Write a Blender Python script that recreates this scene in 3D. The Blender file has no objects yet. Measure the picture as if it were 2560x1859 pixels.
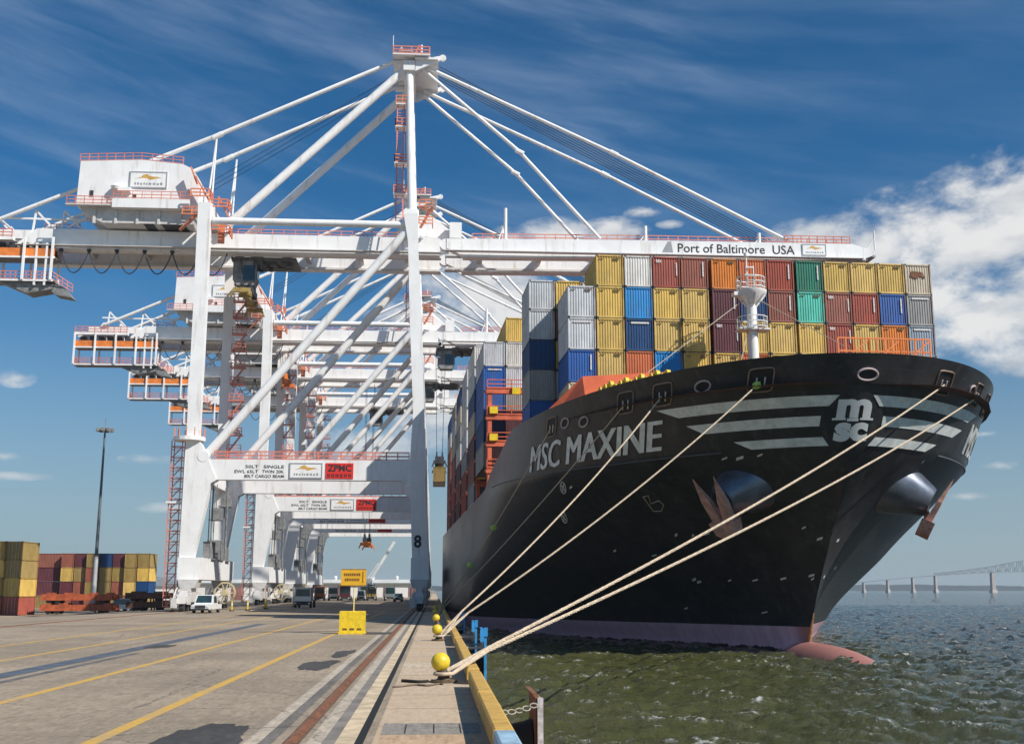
import bpy, bmesh, math, random
import numpy as np
from mathutils import Vector, Matrix, Quaternion

random.seed(7)
RNG = np.random.default_rng(7)
SC = bpy.context.scene
COL = SC.collection
R = math.radians

# ------------------------------------------------------------------ camera, sky, sun, exposure
cam_d = bpy.data.cameras.new("camera")
cam_d.sensor_width = 36.0
cam_d.lens = 39.375
cam_d.clip_start = 0.5
cam_d.clip_end = 20000
cam = bpy.data.objects.new("camera", cam_d)
COL.objects.link(cam)
cam.location = (0, 0, 2.76)
cam.rotation_euler = (R(90 + 10.985), 0, R(-3.911))
SC.camera = cam

SUN_EL, SUN_AZ = 40.0, 127.0           # azimuth clockwise from +Y (the quay runs along Y)
sun_d = bpy.data.lights.new("sun", 'SUN')
sun_d.energy = 4.8
sun_d.angle = R(0.5)
sun_d.color = (1.0, 0.95, 0.87)
sun = bpy.data.objects.new("sun", sun_d)
COL.objects.link(sun)
sdir = Vector((math.sin(R(SUN_AZ)) * math.cos(R(SUN_EL)), math.cos(R(SUN_AZ)) * math.cos(R(SUN_EL)), math.sin(R(SUN_EL))))
sun.rotation_euler = sdir.to_track_quat('Z', 'Y').to_euler()

SC.view_settings.view_transform = 'Standard'
SC.view_settings.look = 'None'
SC.view_settings.exposure = 0.22
SC.view_settings.gamma = 1.0
SC.render.engine = 'CYCLES'
SC.cycles.use_denoising = True
SC.cycles.max_bounces = 6
SC.cycles.caustics_reflective = False
SC.cycles.caustics_refractive = False
SC.cycles.sample_clamp_indirect = 6.0


class NT:
    """short-hand for building node trees"""
    def __init__(self, tree):
        self.t = tree
        tree.nodes.clear()

    def new(self, kind, **props):
        n = self.t.nodes.new(kind)
        for k, v in props.items():
            setattr(n, k, v)
        return n

    def put(self, sock, v):
        if v is None:
            return
        if isinstance(v, bpy.types.NodeSocket):
            self.t.links.new(v, sock)
        elif isinstance(v, (tuple, list)) and sock.type == 'RGBA' and len(v) == 3:
            sock.default_value = (*v, 1)
        else:
            sock.default_value = v

    def math(self, op, a, b=None, c=None, clamp=False):
        n = self.new('ShaderNodeMath', operation=op, use_clamp=clamp)
        for i, v in enumerate((a, b, c)):
            self.put(n.inputs[i], v)
        return n.outputs[0]

    def vmath(self, op, a, b=None):
        n = self.new('ShaderNodeVectorMath', operation=op)
        self.put(n.inputs[0], a)
        self.put(n.inputs[1], b)
        return n.outputs[0]

    def mix(self, f, a, b, blend='MIX'):
        n = self.new('ShaderNodeMix', data_type='RGBA', blend_type=blend)
        self.put(n.inputs[0], f)
        self.put(n.inputs[6], a)
        self.put(n.inputs[7], b)
        return n.outputs[2]

    def step(self, v, lo, hi, a=0.0, b=1.0, smooth=True):
        n = self.new('ShaderNodeMapRange')
        if smooth:
            n.interpolation_type = 'SMOOTHSTEP'
        self.put(n.inputs[0], v)
        for i, q in enumerate((lo, hi, a, b)):
            self.put(n.inputs[1 + i], q)
        return n.outputs[0]

    def noise(self, vec, scale, detail=4, rough=0.55, dist=0.0):
        n = self.new('ShaderNodeTexNoise')
        self.put(n.inputs['Vector'], vec)
        n.inputs['Scale'].default_value = scale
        n.inputs['Detail'].default_value = detail
        n.inputs['Roughness'].default_value = rough
        n.inputs['Distortion'].default_value = dist
        return n.outputs[0]

    def mapping(self, vec, scale=(1, 1, 1), rot=(0, 0, 0), loc=(0, 0, 0)):
        n = self.new('ShaderNodeMapping')
        self.put(n.inputs[0], vec)
        n.inputs['Location'].default_value = loc
        n.inputs['Rotation'].default_value = rot
        n.inputs['Scale'].default_value = scale
        return n.outputs[0]

    def sep(self, vec):
        n = self.new('ShaderNodeSeparateXYZ')
        self.put(n.inputs[0], vec)
        return n.outputs

    def comb(self, x, y, z):
        n = self.new('ShaderNodeCombineXYZ')
        for i, v in enumerate((x, y, z)):
            self.put(n.inputs[i], v)
        return n.outputs[0]


def build_world():
    w = bpy.data.worlds.new("World")
    SC.world = w
    w.use_nodes = True
    t = NT(w.node_tree)
    sky = t.new('ShaderNodeTexSky')
    sky.sky_type = 'NISHITA'
    sky.sun_disc = False
    sky.sun_elevation = R(SUN_EL)
    sky.sun_rotation = R(SUN_AZ)
    sky.altitude = 0
    sky.air_density = 1.0
    sky.dust_density = 0.6
    sky.ozone_density = 2.5
    d = t.new('ShaderNodeTexCoord').outputs['Generated']
    x, y, z = t.sep(d)
    az = t.math('MULTIPLY', t.math('ARCTAN2', x, y), 57.2958)
    el = t.math('MULTIPLY', t.math('ARCSINE', z), 57.2958)
    # deepen the blue a little, as the polarised sky of the photograph
    base = t.mix(1.0, sky.outputs[0], (0.17, 0.555, 0.79), 'MULTIPLY')
    low = t.step(el, -1.0, 17.0, 1.0, 0.0)
    base = t.mix(t.math('MULTIPLY', low, 0.80), base, (3.5, 4.15, 4.5))
    # cirrus streaks
    ca = t.comb(t.math('MULTIPLY_ADD', az, 0.035, t.math('MULTIPLY', el, 0.03)),
                t.math('MULTIPLY_ADD', el, 0.17, t.math('MULTIPLY', az, 0.030)), 0.0)
    warp = t.noise(ca, 1.6, 3, 0.5)
    ca2 = t.vmath('ADD', ca, t.comb(t.math('MULTIPLY', warp, 0.5), t.math('MULTIPLY', warp, 0.35), 0))
    cn = t.noise(ca2, 1.9, 9, 0.58)
    cir = t.math('MULTIPLY', t.step(cn, 0.36, 0.82), t.step(el, 11.0, 21.0))
    cir = t.math('MULTIPLY', cir, t.step(az, 24.0, 8.0, 0.45, 1.0))
    base = t.mix(t.math('MULTIPLY', cir, 0.40), base, (3.6, 4.6, 6.2))
    # cumulus: lobes in the sky broken up by fractal noise
    lobes = [(27.5, 16.4, 8.0, 3.3), (31.0, 17.4, 6.5, 3.2), (22.5, 16.2, 4.6, 2.2), (19.3, 17.2, 2.4, 1.0), (29.0, 12.6, 6.5, 2.3), (30.0, 10.6, 4.5, 1.0),
             (24.5, 13.6, 4.5, 1.5), (33.0, 14.5, 7.0, 3.0), (10.9, 19.0, 1.6, 0.5), (12.3, 18.3, 1.2, 0.35), (6.6, 17.9, 2.6, 1.0), (3.2, 17.6, 1.8, 0.8),
             (9.3, 17.9, 2.0, 0.9),
             (2.0, 15.0, 4.6, 2.5), (-1.2, 13.9, 2.8, 1.3), (3.6, 13.3, 2.0, 1.6), (0.6, 8.6, 3.2, 1.6), (-3.2, 7.0, 3.2, 1.2),
             (-20.4, 9.8, 1.5, 0.8), (-20.5, 6.1, 1.9, 0.4), (-14.1, 6.2, 2.2, 0.5), (-21.0, 5.2, 4.0, 0.35), (-13.0, 3.9, 2.6, 0.45),
             (27.4, 5.7, 1.5, 0.4), (26.0, 4.3, 1.6, 0.35), (27.0, 7.2, 0.9, 0.3), (-26.0, 12.0, 3.0, 1.4), (40.0, 9.0, 6.0, 2.0), (-36.0, 9.0, 6.0, 2.0),
             (60, 14, 12, 4), (-70, 12, 14, 4), (110, 16, 16, 5), (160, 14, 14, 4), (-130, 18, 16, 5)]
    F = None
    for a0, e0, ra, re in lobes:
        u = t.math('MULTIPLY', t.math('SUBTRACT', az, a0), 1.0 / ra)
        v = t.math('MULTIPLY', t.math('SUBTRACT', el, e0), 1.0 / re)
        r = t.math('SQRT', t.math('ADD', t.math('MULTIPLY', u, u), t.math('MULTIPLY', v, v)))
        f = t.math('SUBTRACT', 0.62 if (e0 < 7 and ra < 5) or ra < 1.8 else 1.0, r)
        F = f if F is None else t.math('SMOOTH_MAX', F, f, 0.25)
    cp = t.comb(t.math('MULTIPLY', az, 0.1), t.math('MULTIPLY', el, 0.16), 0.3)
    n1 = t.noise(cp, 3.2, 10, 0.6, 0.25)
    n2 = t.noise(cp, 9.0, 6, 0.6)
    den = t.math('ADD', t.math('MULTIPLY', F, 0.95), t.math('MULTIPLY', t.math('SUBTRACT', n1, 0.5), 2.1))
    den = t.math('ADD', den, t.math('MULTIPLY', t.math('SUBTRACT', n2, 0.5), 0.55))
    den = t.math('SUBTRACT', den, t.math('MULTIPLY', t.step(F, -0.5, 0.0, 1.0, 0.0), 3.0))
    mask = t.math('MULTIPLY', t.step(den, -0.10, 0.75), t.step(el, 3.0, 11.0, 0.5, 1.0))
    shade = t.noise(t.mapping(cp, (1, 1.6, 1), loc=(4, 2, 1)), 2.0, 7, 0.55)
    sh = t.step(t.math('ADD', shade, t.math('MULTIPLY', den, 0.10)), 0.36, 0.66)
    ccol = t.mix(sh, (4.7, 5.1, 5.6), (7.6, 7.6, 7.5))
    base = t.mix(t.math('MULTIPLY', mask, 0.95), base, ccol)
    bg = t.new('ShaderNodeBackground')
    t.put(bg.inputs[0], base)
    bg.inputs[1].default_value = 0.095
    out = t.new('ShaderNodeOutputWorld')
    t.t.links.new(bg.outputs[0], out.inputs[0])


build_world()

# ------------------------------------------------------------------ materials
MATS = {}


def mat(name, col, rough=0.6, metal=0.0, var=0.15, scale=1.0, dirt=None, dirt_amt=0.0, streak=False, bump=0.0, bscale=8.0, spec=0.5, coat=0.0, each=0.0):
    if name in MATS:
        return MATS[name]
    m = bpy.data.materials.new(name)
    m.use_nodes = True
    t = NT(m.node_tree)
    co = t.new('ShaderNodeTexCoord').outputs['Object']
    c = tuple(col)
    n = t.noise(co, scale, 5, 0.6)
    f = t.step(n, 0.3, 0.7)
    dark = tuple(v * (1 - var) for v in c)
    lite = tuple(min(1, v * (1 + var * 0.6)) for v in c)
    colr = t.mix(f, dark, lite)
    if dirt:
        vec = t.mapping(co, (1, 1, 0.12)) if streak else co
        dn = t.noise(vec, scale * 3.2, 6, 0.65)
        colr = t.mix(t.math('MULTIPLY', t.step(dn, 0.52, 0.74), dirt_amt), colr, dirt)
    if each:
        hv = t.new('ShaderNodeHueSaturation')
        r = t.new('ShaderNodeObjectInfo').outputs['Random']
        t.put(hv.inputs['Value'], t.math('MULTIPLY_ADD', r, each * 2, 1 - each))
        t.put(hv.inputs['Saturation'], t.math('MULTIPLY_ADD', t.math('FRACT', t.math('MULTIPLY', r, 7.3)), each, 1 - each * .7))
        t.put(hv.inputs['Color'], colr)
        colr = hv.outputs[0]
    p = t.new('ShaderNodeBsdfPrincipled')
    t.put(p.inputs['Base Color'], colr)
    t.put(p.inputs['Roughness'], t.math('ADD', rough - 0.08, t.math('MULTIPLY', n, 0.16)))
    p.inputs['Metallic'].default_value = metal
    p.inputs['Specular IOR Level'].default_value = spec
    if coat:
        p.inputs['Coat Weight'].default_value = coat
    if bump:
        b = t.new('ShaderNodeBump')
        b.inputs['Strength'].default_value = bump
        b.inputs['Distance'].default_value = 0.03
        t.put(b.inputs['Height'], t.noise(co, bscale, 6, 0.6))
        t.t.links.new(b.outputs[0], p.inputs['Normal'])
    o = t.new('ShaderNodeOutputMaterial')
    t.t.links.new(p.outputs[0], o.inputs[0])
    MATS[name] = m
    return m


WHITE = mat('crane_white_paint', (0.83, 0.82, 0.81), 0.45, var=0.06, scale=0.35, dirt=(0.42, 0.33, 0.26), dirt_amt=0.55, streak=True)
WHITE2 = mat('crane_grey_white_paint', (0.60, 0.58, 0.56), 0.55, var=0.12, scale=0.5, dirt=(0.25, 0.2, 0.17), dirt_amt=0.4)
SAFE = mat('safety_orange_paint', (0.74, 0.24, 0.12), 0.55, var=0.2, scale=0.8)
SAFER = mat('railing_red_paint', (0.66, 0.22, 0.16), 0.55, var=0.2, scale=0.8)
ORANGE = mat('platform_orange_paint', (0.78, 0.22, 0.04), 0.6, var=0.3, scale=0.6)
DARKM = mat('dark_machinery', (0.045, 0.045, 0.05), 0.6, var=0.5, scale=1.5)
GREYM = mat('grey_machinery', (0.22, 0.22, 0.22), 0.6, var=0.4, scale=1.2)
BLACK = mat('black_rubber', (0.012, 0.012, 0.014), 0.7, var=0.3)
GLASS = mat('dark_glass', (0.02, 0.05, 0.06), 0.12, var=0.3, spec=0.8)
ROPEW = mat('wire_rope', (0.03, 0.035, 0.045), 0.6)
YELLOW = mat('yellow_paint', (0.80, 0.55, 0.02), 0.5, var=0.18, scale=3, dirt=(0.25, 0.14, 0.04), dirt_amt=0.45)
GOLD = mat('gold_emblem', (0.62, 0.36, 0.08), 0.5)
INK = mat('black_lettering', (0.02, 0.02, 0.022), 0.6, var=0.1)
GREYINK = mat('grey_lettering', (0.30, 0.31, 0.33), 0.6, var=0.1)
SIGNRED = mat('sign_red', (0.72, 0.03, 0.02), 0.5, var=0.08)
RUST = mat('rusty_steel', (0.22, 0.09, 0.045), 0.85, var=0.4, scale=2.5, dirt=(0.09, 0.05, 0.035), dirt_amt=0.7, bump=0.3)


# ------------------------------------------------------------------ mesh helpers
class MB:
    def __init__(self, off=(0, 0, 0)):
        self.v, self.f, self.mi, self.off = [], [], [], off

    def add(self, vs, fs, m=0):
        b = len(self.v)
        o = self.off
        self.v += [(p[0] - o[0], p[1] - o[1], p[2] - o[2]) for p in vs]
        self.f += [tuple(i + b for i in q) for q in fs]
        self.mi += [m] * len(fs)
        return self

    def box(self, x0, x1, y0, y1, z0, z1, m=0):
        vs = [(x, y, z) for z in (z0, z1) for y in (y0, y1) for x in (x0, x1)]
        return self.add(vs, [(0, 2, 3, 1), (4, 5, 7, 6), (0, 1, 5, 4), (2, 6, 7, 3), (0, 4, 6, 2), (1, 3, 7, 5)], m)

    def frustum(self, secs, m=0):
        """secs: list of (z, x0, x1, y0, y1)"""
        vs, fs = [], []
        for z, x0, x1, y0, y1 in secs:
            vs += [(x0, y0, z), (x1, y0, z), (x1, y1, z), (x0, y1, z)]
        for k in range(len(secs) - 1):
            a = 4 * k
            for i in range(4):
                j = (i + 1) % 4
                fs.append((a + i, a + j, a + 4 + j, a + 4 + i))
        fs += [(3, 2, 1, 0), tuple(len(vs) - 4 + i for i in range(4))]
        return self.add(vs, fs, m)

    def prism(self, pts, y0, y1, m=0):
        """outline in x,z extruded along y"""
        n = len(pts)
        vs = [(x, y0, z) for x, z in pts] + [(x, y1, z) for x, z in pts]
        fs = [tuple(range(n)), tuple(range(2 * n - 1, n - 1, -1))]
        fs += [(i, i + n, (i + 1) % n + n, (i + 1) % n) for i in range(n)]
        return self.add(vs, fs, m)

    def tube(self, pts, r, n=8, m=0, caps=True):
        pts = [Vector(p) for p in pts]
        rs = r if isinstance(r, (list, tuple)) else [r] * len(pts)
        vs, fs = [], []
        up = None
        for i, p in enumerate(pts):
            d = (pts[min(i + 1, len(pts) - 1)] - pts[max(i - 1, 0)]).normalized()
            if up is None:
                up = d.orthogonal().normalized()
            else:
                up = (up - d * up.dot(d)).normalized()
            s = d.cross(up)
            for k in range(n):
                a = 2 * math.pi * (k + 0.5) / n
                vs.append(tuple(p + (up * math.cos(a) + s * math.sin(a)) * rs[i]))
        for i in range(len(pts) - 1):
            for k in range(n):
                a, b = i * n + k, i * n + (k + 1) % n
                fs.append((a, b, b + n, a + n))
        if caps:
            fs += [tuple(range(n - 1, -1, -1)), tuple(range(len(vs) - n, len(vs)))]
        return self.add(vs, fs, m)

    def bar(self, a, b, w, h=None, m=0):
        """square bar between two points"""
        h = h or w
        a, b = Vector(a), Vector(b)
        d = (b - a).normalized()
        s = d.cross(Vector((0, 0, 1)))
        s = Vector((1, 0, 0)) if s.length < 1e-4 else s.normalized()
        u = s.cross(d)
        vs = [tuple(p + s * i * w / 2 + u * j * h / 2) for p in (a, b) for i, j in ((-1, -1), (1, -1), (1, 1), (-1, 1))]
        return self.add(vs, [(0, 3, 2, 1), (4, 5, 6, 7), (0, 1, 5, 4), (1, 2, 6, 5), (2, 3, 7, 6), (3, 0, 4, 7)], m)

    def lathe(self, prof, n=20, c=(0, 0, 0), axis=(0, 0, 1), m=0):
        ax = Vector(axis).normalized()
        u = ax.orthogonal().normalized()
        w = ax.cross(u)
        c = Vector(c)
        vs, fs = [], []
        for r, h in prof:
            for k in range(n):
                a = 2 * math.pi * k / n
                vs.append(tuple(c + ax * h + (u * math.cos(a) + w * math.sin(a)) * r))
        for i in range(len(prof) - 1):
            for k in range(n):
                a, b = i * n + k, i * n + (k + 1) % n
                fs.append((a, b, b + n, a + n))
        fs += [tuple(range(n - 1, -1, -1)), tuple(range(len(vs) - n, len(vs)))]
        return self.add(vs, fs, m)

    def rail(self, pts, h=1.1, step=1.6, r=0.035, m=0):
        """handrail along a polyline"""
        for a, b in zip(pts[:-1], pts[1:]):
            a, b = Vector(a), Vector(b)
            n = max(1, int((b - a).length / step))
            for k in range(n + 1):
                p = a.lerp(b, k / n)
                self.bar(p, p + Vector((0, 0, h)), r * 2, m=m)
            for q in (h, h * 0.55, 0.12):
                self.bar(a + Vector((0, 0, q)), b + Vector((0, 0, q)), r * 2, m=m)
        return self

    def mesh(self, name, mats, smooth=False):
        me = bpy.data.meshes.new(name)
        me.from_pydata(self.v, [], self.f)
        for m in (mats if isinstance(mats, (list, tuple)) else [mats]):
            me.materials.append(m)
        if any(self.mi):
            me.polygons.foreach_set('material_index', self.mi)
        bm = bmesh.new()
        bm.from_mesh(me)
        bmesh.ops.recalc_face_normals(bm, faces=bm.faces)
        bm.to_mesh(me)
        bm.free()
        if smooth:
            me.polygons.foreach_set('use_smooth', [True] * len(me.polygons))
            me.set_sharp_from_angle(angle=R(40))
        me.update()
        return me

    def obj(self, name, mats, parent=None, smooth=False, loc=None):
        o = bpy.data.objects.new(name, self.mesh(name, mats, smooth))
        COL.objects.link(o)
        if parent:
            o.parent = parent
        if loc:
            o.location = loc
        return o


def tag(o, label=None, cat=None, group=None, kind=None):
    for k, v in (('label', label), ('category', cat), ('group', group), ('kind', kind)):
        if v:
            o[k] = v
    return o


def thing(name, label, cat, loc=(0, 0, 0), rotz=0.0, group=None):
    o = bpy.data.objects.new(name, None)
    o.empty_display_size = 0.5
    COL.objects.link(o)
    o.location = loc
    o.rotation_euler = (0, 0, rotz)
    return tag(o, label, cat, group)


KIDS = {}


def dup(o, parent=None):
    c = o.copy()
    COL.objects.link(c)
    c.parent = parent
    for ch in list(o.children):
        dup(ch, c)
    return c


def text_geo(body, bold=0.0, cuts=0, spacing=1.0):
    """filled lettering as (verts, faces), scaled to x 0..1 and y 0..1"""
    cu = bpy.data.curves.new('lettering', 'FONT')
    cu.body = body
    cu.size = 1
    cu.offset = bold
    cu.space_character = spacing
    cu.resolution_u = 3
    o = bpy.data.objects.new('lettering', cu)
    COL.objects.link(o)
    dg = bpy.context.evaluated_depsgraph_get()
    me = bpy.data.meshes.new_from_object(o.evaluated_get(dg))
    bpy.data.objects.remove(o)
    bpy.data.curves.remove(cu)
    bm = bmesh.new()
    bm.from_mesh(me)
    bpy.data.meshes.remove(me)
    xs = [v.co.x for v in bm.verts]
    ys = [v.co.y for v in bm.verts]
    x0, x1, y0, y1 = min(xs), max(xs), min(ys), max(ys)
    for v in bm.verts:
        v.co = Vector(((v.co.x - x0) / (x1 - x0), (v.co.y - y0) / (y1 - y0), 0))
    for k in range(1, cuts):
        bmesh.ops.bisect_plane(bm, geom=bm.verts[:] + bm.edges[:] + bm.faces[:], plane_co=(k / cuts, 0, 0), plane_no=(1, 0, 0))
    if cuts:
        for k in range(1, 5):
            bmesh.ops.bisect_plane(bm, geom=bm.verts[:] + bm.edges[:] + bm.faces[:], plane_co=(0, k / 5, 0), plane_no=(0, 1, 0))
    bm.verts.index_update()
    vs = [tuple(v.co) for v in bm.verts]
    fs = [tuple(v.index for v in f.verts) for f in bm.faces]
    bm.free()
    return vs, fs


def text_on_wall(mb, body, x0, x1, z0, z1, y, bold=0.0, m=0):
    """lettering on a wall that faces -Y"""
    vs, fs = text_geo(body, bold)
    mb.add([(x0 + v[0] * (x1 - x0), y, z0 + v[1] * (z1 - z0)) for v in vs], fs, m)


# ================================================================== the setting: quay, yard, water
def ground_material(name, col, var=0.16, joints=False):
    m = bpy.data.materials.new(name)
    m.use_nodes = True
    t = NT(m.node_tree)
    co = t.new('ShaderNodeTexCoord').outputs['Object']
    big = t.noise(co, 0.09, 4, 0.6)
    mid = t.noise(co, 1.1, 5, 0.65)
    lon = t.noise(t.mapping(co, (1.0, 0.045, 1)), 0.9, 5, 0.6)
    fine = t.noise(co, 14.0, 3, 0.6)
    c = t.mix(t.step(big, 0.3, 0.7), tuple(v * (1 - var) for v in col), tuple(v * (1 + var) for v in col))
    c = t.mix(t.math('MULTIPLY', t.step(mid, 0.42, 0.75), 0.35), c, tuple(v * 0.62 for v in col))
    c = t.mix(t.math('MULTIPLY', t.step(lon, 0.5, 0.72), 0.55), c, tuple(v * 0.60 for v in col))
    grit = t.noise(co, 5.0, 5, 0.75)
    c = t.mix(t.math('MULTIPLY', t.step(grit, 0.50, 0.62), 0.42), c, tuple(v * 0.50 for v in col))
    c = t.mix(t.math('MULTIPLY', t.step(grit, 0.46, 0.34), 0.30), c, tuple(min(1, v * 1.35) for v in col))
    c = t.mix(t.math('MULTIPLY', t.step(fine, 0.50, 0.72), 0.50), c, tuple(v * 0.52 for v in col))
    c = t.mix(t.math('MULTIPLY', t.step(fine, 0.46, 0.30), 0.25), c, tuple(min(1, v * 1.5) for v in col))
    mott = t.noise(t.mapping(co, (6.5, 1.3, 1)), 1.0, 6, 0.72)
    c = t.mix(t.math('MULTIPLY', t.step(mott, 0.50, 0.64), 0.62), c, tuple(v * 0.55 for v in col))
    c = t.mix(t.math('MULTIPLY', t.step(mott, 0.47, 0.33), 0.45), c, tuple(min(1, v * 1.45) for v in col))
    blot = t.noise(co, 0.42, 6, 0.7, 0.6)
    c = t.mix(t.math('MULTIPLY', t.step(blot, 0.60, 0.70), 0.45), c, (0.10, 0.095, 0.09))
    crack = t.new('ShaderNodeTexVoronoi', feature='DISTANCE_TO_EDGE')
    t.put(crack.inputs['Vector'], t.vmath('ADD', co, t.comb(mid, mid, 0)))
    crack.inputs['Scale'].default_value = 0.16
    c = t.mix(t.step(crack.outputs['Distance'], 0.006, 0.0, 0, 0.6), c, (0.06, 0.055, 0.05))
    if joints:
        x, y, z = t.sep(co)
        j = t.math('PINGPONG', t.math('ADD', y, 0.4), 1.75)
        wn = t.new('ShaderNodeTexWhiteNoise', noise_dimensions='1D')
        t.put(wn.inputs['W'], t.math('FLOOR', t.math('MULTIPLY', t.math('ADD', y, 0.4), 1 / 3.5)))
        c = t.mix(t.math('MULTIPLY', wn.outputs[0], 0.75), c, (0.50, 0.36, 0.23))
        c = t.mix(t.step(j, 0.05, 0.02, 0, 0.75), c, (0.07, 0.06, 0.055))
    p = t.new('ShaderNodeBsdfPrincipled')
    t.put(p.inputs['Base Color'], c)
    p.inputs['Roughness'].default_value = 0.85
    p.inputs['Specular IOR Level'].default_value = 0.3
    b = t.new('ShaderNodeBump')
    b.inputs['Strength'].default_value = 0.35
    b.inputs['Distance'].default_value = 0.02
    t.put(b.inputs['Height'], t.math('ADD', fine, mid))
    t.t.links.new(b.outputs[0], p.inputs['Normal'])
    o = t.new('ShaderNodeOutputMaterial')
    t.t.links.new(p.outputs[0], o.inputs[0])
    return m


CONC = ground_material('yard_concrete', (0.345, 0.275, 0.20), 0.26)
APRON = ground_material('quay_apron_concrete', (0.55, 0.44, 0.325), 0.12, joints=True)
LIGHTC = ground_material('pale_concrete', (0.50, 0.42, 0.33), 0.12)
ASPH = ground_material('dark_asphalt', (0.075, 0.070, 0.067), 0.3)
QX = 1.02                                # landward side of the edge beam; quay face at 1.35
QF = 1.40


def sheet(name, x0, x1, y0, y1, z, m):
    b = MB()
    b.add([(x0, y0, z), (x1, y0, z), (x1, y1, z), (x0, y1, z)], [(0, 1, 2, 3)])
    return tag(b.obj(name, m), kind='structure')


def build_ground():
    xs = [-3000, -400, -120, -57, -34, -12, QF]
    zs = [-1, -1, -1, -1, 0, 0, 0]
    ys = [-60, 200, 700, 4200]
    b = MB()
    vs = [(x, y, z) for y in ys for x, z in zip(xs, zs)]
    n = len(xs)
    fs = [(j * n + i, j * n + i + 1, (j + 1) * n + i + 1, (j + 1) * n + i) for j in range(len(ys) - 1) for i in range(n - 1)]
    k = len(vs)
    vs += [(QF, y, -6) for y in (-60, 4200)]
    fs.append((n - 1, k, k + 1, 4 * n - 1))
    b.add(vs, fs)
    tag(b.obj('ground', CONC), kind='structure')
    sheet('quay_apron', -1.10, QX + 0.3, -10, 800, 0.004, APRON)
    sheet('quay_slab', -1.0, QX - .05, 22.75, 24.6, 0.008, ground_material('grey_slab', (0.30, 0.27, 0.235), 0.15))
    sheet('quay_slab', -0.98, QX - .07, 18.0, 22.65, 0.008, ground_material('tan_slab', (0.50, 0.345, 0.215), 0.12))
    for x in (-0.55, 0.02, 0.55):
        sheet('slab_slot', x, x + .025, 22.9, 24.4, 0.011, mat('slot_black', (0.008, 0.008, 0.009), 0.9))
    sheet('rail_strip', -3.45, -3.18, -10, 800, 0.004, LIGHTC)
    sheet('rail_strip', -3.18, -2.92, -10, 800, 0.004, ground_material('tarred_strip', (0.19, 0.17, 0.15), 0.35))
    sheet('rail_strip', -2.30, -2.02, -10, 800, 0.004, LIGHTC)
    sheet('rail_strip', -2.02, -1.78, -10, 800, 0.004, mat('grey_mortar', (0.22, 0.195, 0.17), 0.9, var=0.3))
    sheet('rail_strip', -1.78, -1.42, -10, 800, 0.004, mat('worn_cream_concrete', (0.60, 0.47, 0.31), 0.9, var=0.3, scale=1.5, dirt=(0.2, 0.16, 0.12), dirt_amt=0.5))
    sheet('cable_slot', -1.42, -1.26, -10, 800, 0.006, mat('slot_black', (0.008, 0.008, 0.009), 0.9))
    sheet('rail_bed', -2.74, -2.42, -10, 800, 0.003, mat('rail_bed_brown', (0.14, 0.085, 0.055), 0.9, var=0.4, scale=2))
    sheet('cable_trench', -14.5, -13.6, 12, 96, 0.004, mat('trench_steel', (0.10, 0.115, 0.14), 0.6, var=0.3, scale=1.2))
    sheet('cable_trench', -13.25, -12.9, 12, 52, 0.004, mat('trench_seam', (0.14, 0.13, 0.125), 0.8, var=0.4, scale=1.2))
    # crane rails
    for x in (-2.58, -32.3):
        r = MB()
        r.box(x - 0.11, x + 0.11, -10, 800, -0.02, 0.012)
        r.box(x - 0.045, x + 0.045, -10, 800, 0.012, 0.05)
        tag(r.obj('crane_rail', RUST), kind='structure')
    # worn yellow lane lines
    line = bpy.data.materials.new('worn_yellow_line')
    line.use_nodes = True
    t = NT(line.node_tree)
    co = t.new('ShaderNodeTexCoord').outputs['Object']
    f = t.step(t.noise(co, 5.0, 8, 0.7), 0.50, 0.66)
    f2 = t.step(t.noise(co, 0.5, 3, 0.6), 0.45, 0.75, 0, 0.6)
    c = t.mix(t.math('MAXIMUM', f, f2), (0.62, 0.36, 0.055), (0.33, 0.28, 0.22))
    p = t.new('ShaderNodeBsdfPrincipled')
    t.put(p.inputs['Base Color'], c)
    p.inputs['Roughness'].default_value = 0.8
    t.t.links.new(p.outputs[0], t.new('ShaderNodeOutputMaterial').inputs[0])
    sheet('lane_line', -6.40, -6.10, 10, 150, 0.005, line)
    sheet('lane_line', -10.85, -10.55, 10, 150, 0.005, line)
    sheet('lane_line', -17.2, -16.9, 30, 150, 0.005, line)
    sheet('lane_line', -21.6, -21.3, 50, 150, 0.005, line)
    # asphalt repair patches with ragged outlines
    for cx, cy, rx, ry, sd in ((-4.25, 43.5, 0.55, 2.9, 1), (-3.95, 51.2, 0.4, 2.6, 2), (-4.35, 21.2, 0.75, 3.6, 3), (-13.5, 58, 0.5, 2.0, 4), (-27, 62, 4, 2.2, 5), (-8.6, 77.5, 4.2, 0.5, 6), (-3.7, 74.5, 0.9, 2.4, 7)):
        rr = random.Random(sd)
        pts = []
        ph = [rr.uniform(0, 6.3) for _ in range(6)]
        for k in range(72):
            a = 2 * math.pi * k / 72
            q = 1 + .13 * math.sin(2 * a + ph[0]) + .11 * math.sin(3 * a + ph[1]) + .07 * math.sin(7 * a + ph[2]) + rr.uniform(-0.045, 0.045)
            pts.append((cx + rx * q * math.copysign(abs(math.cos(a)) ** 0.6, math.cos(a)), cy + ry * q * math.copysign(abs(math.sin(a)) ** 0.6, math.sin(a)), 0.007))
        b = MB()
        b.add(pts, [tuple(range(72))])
        tag(b.obj('asphalt_patch', ASPH), kind='structure')


build_ground()

WATER_Z = -2.0


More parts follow.
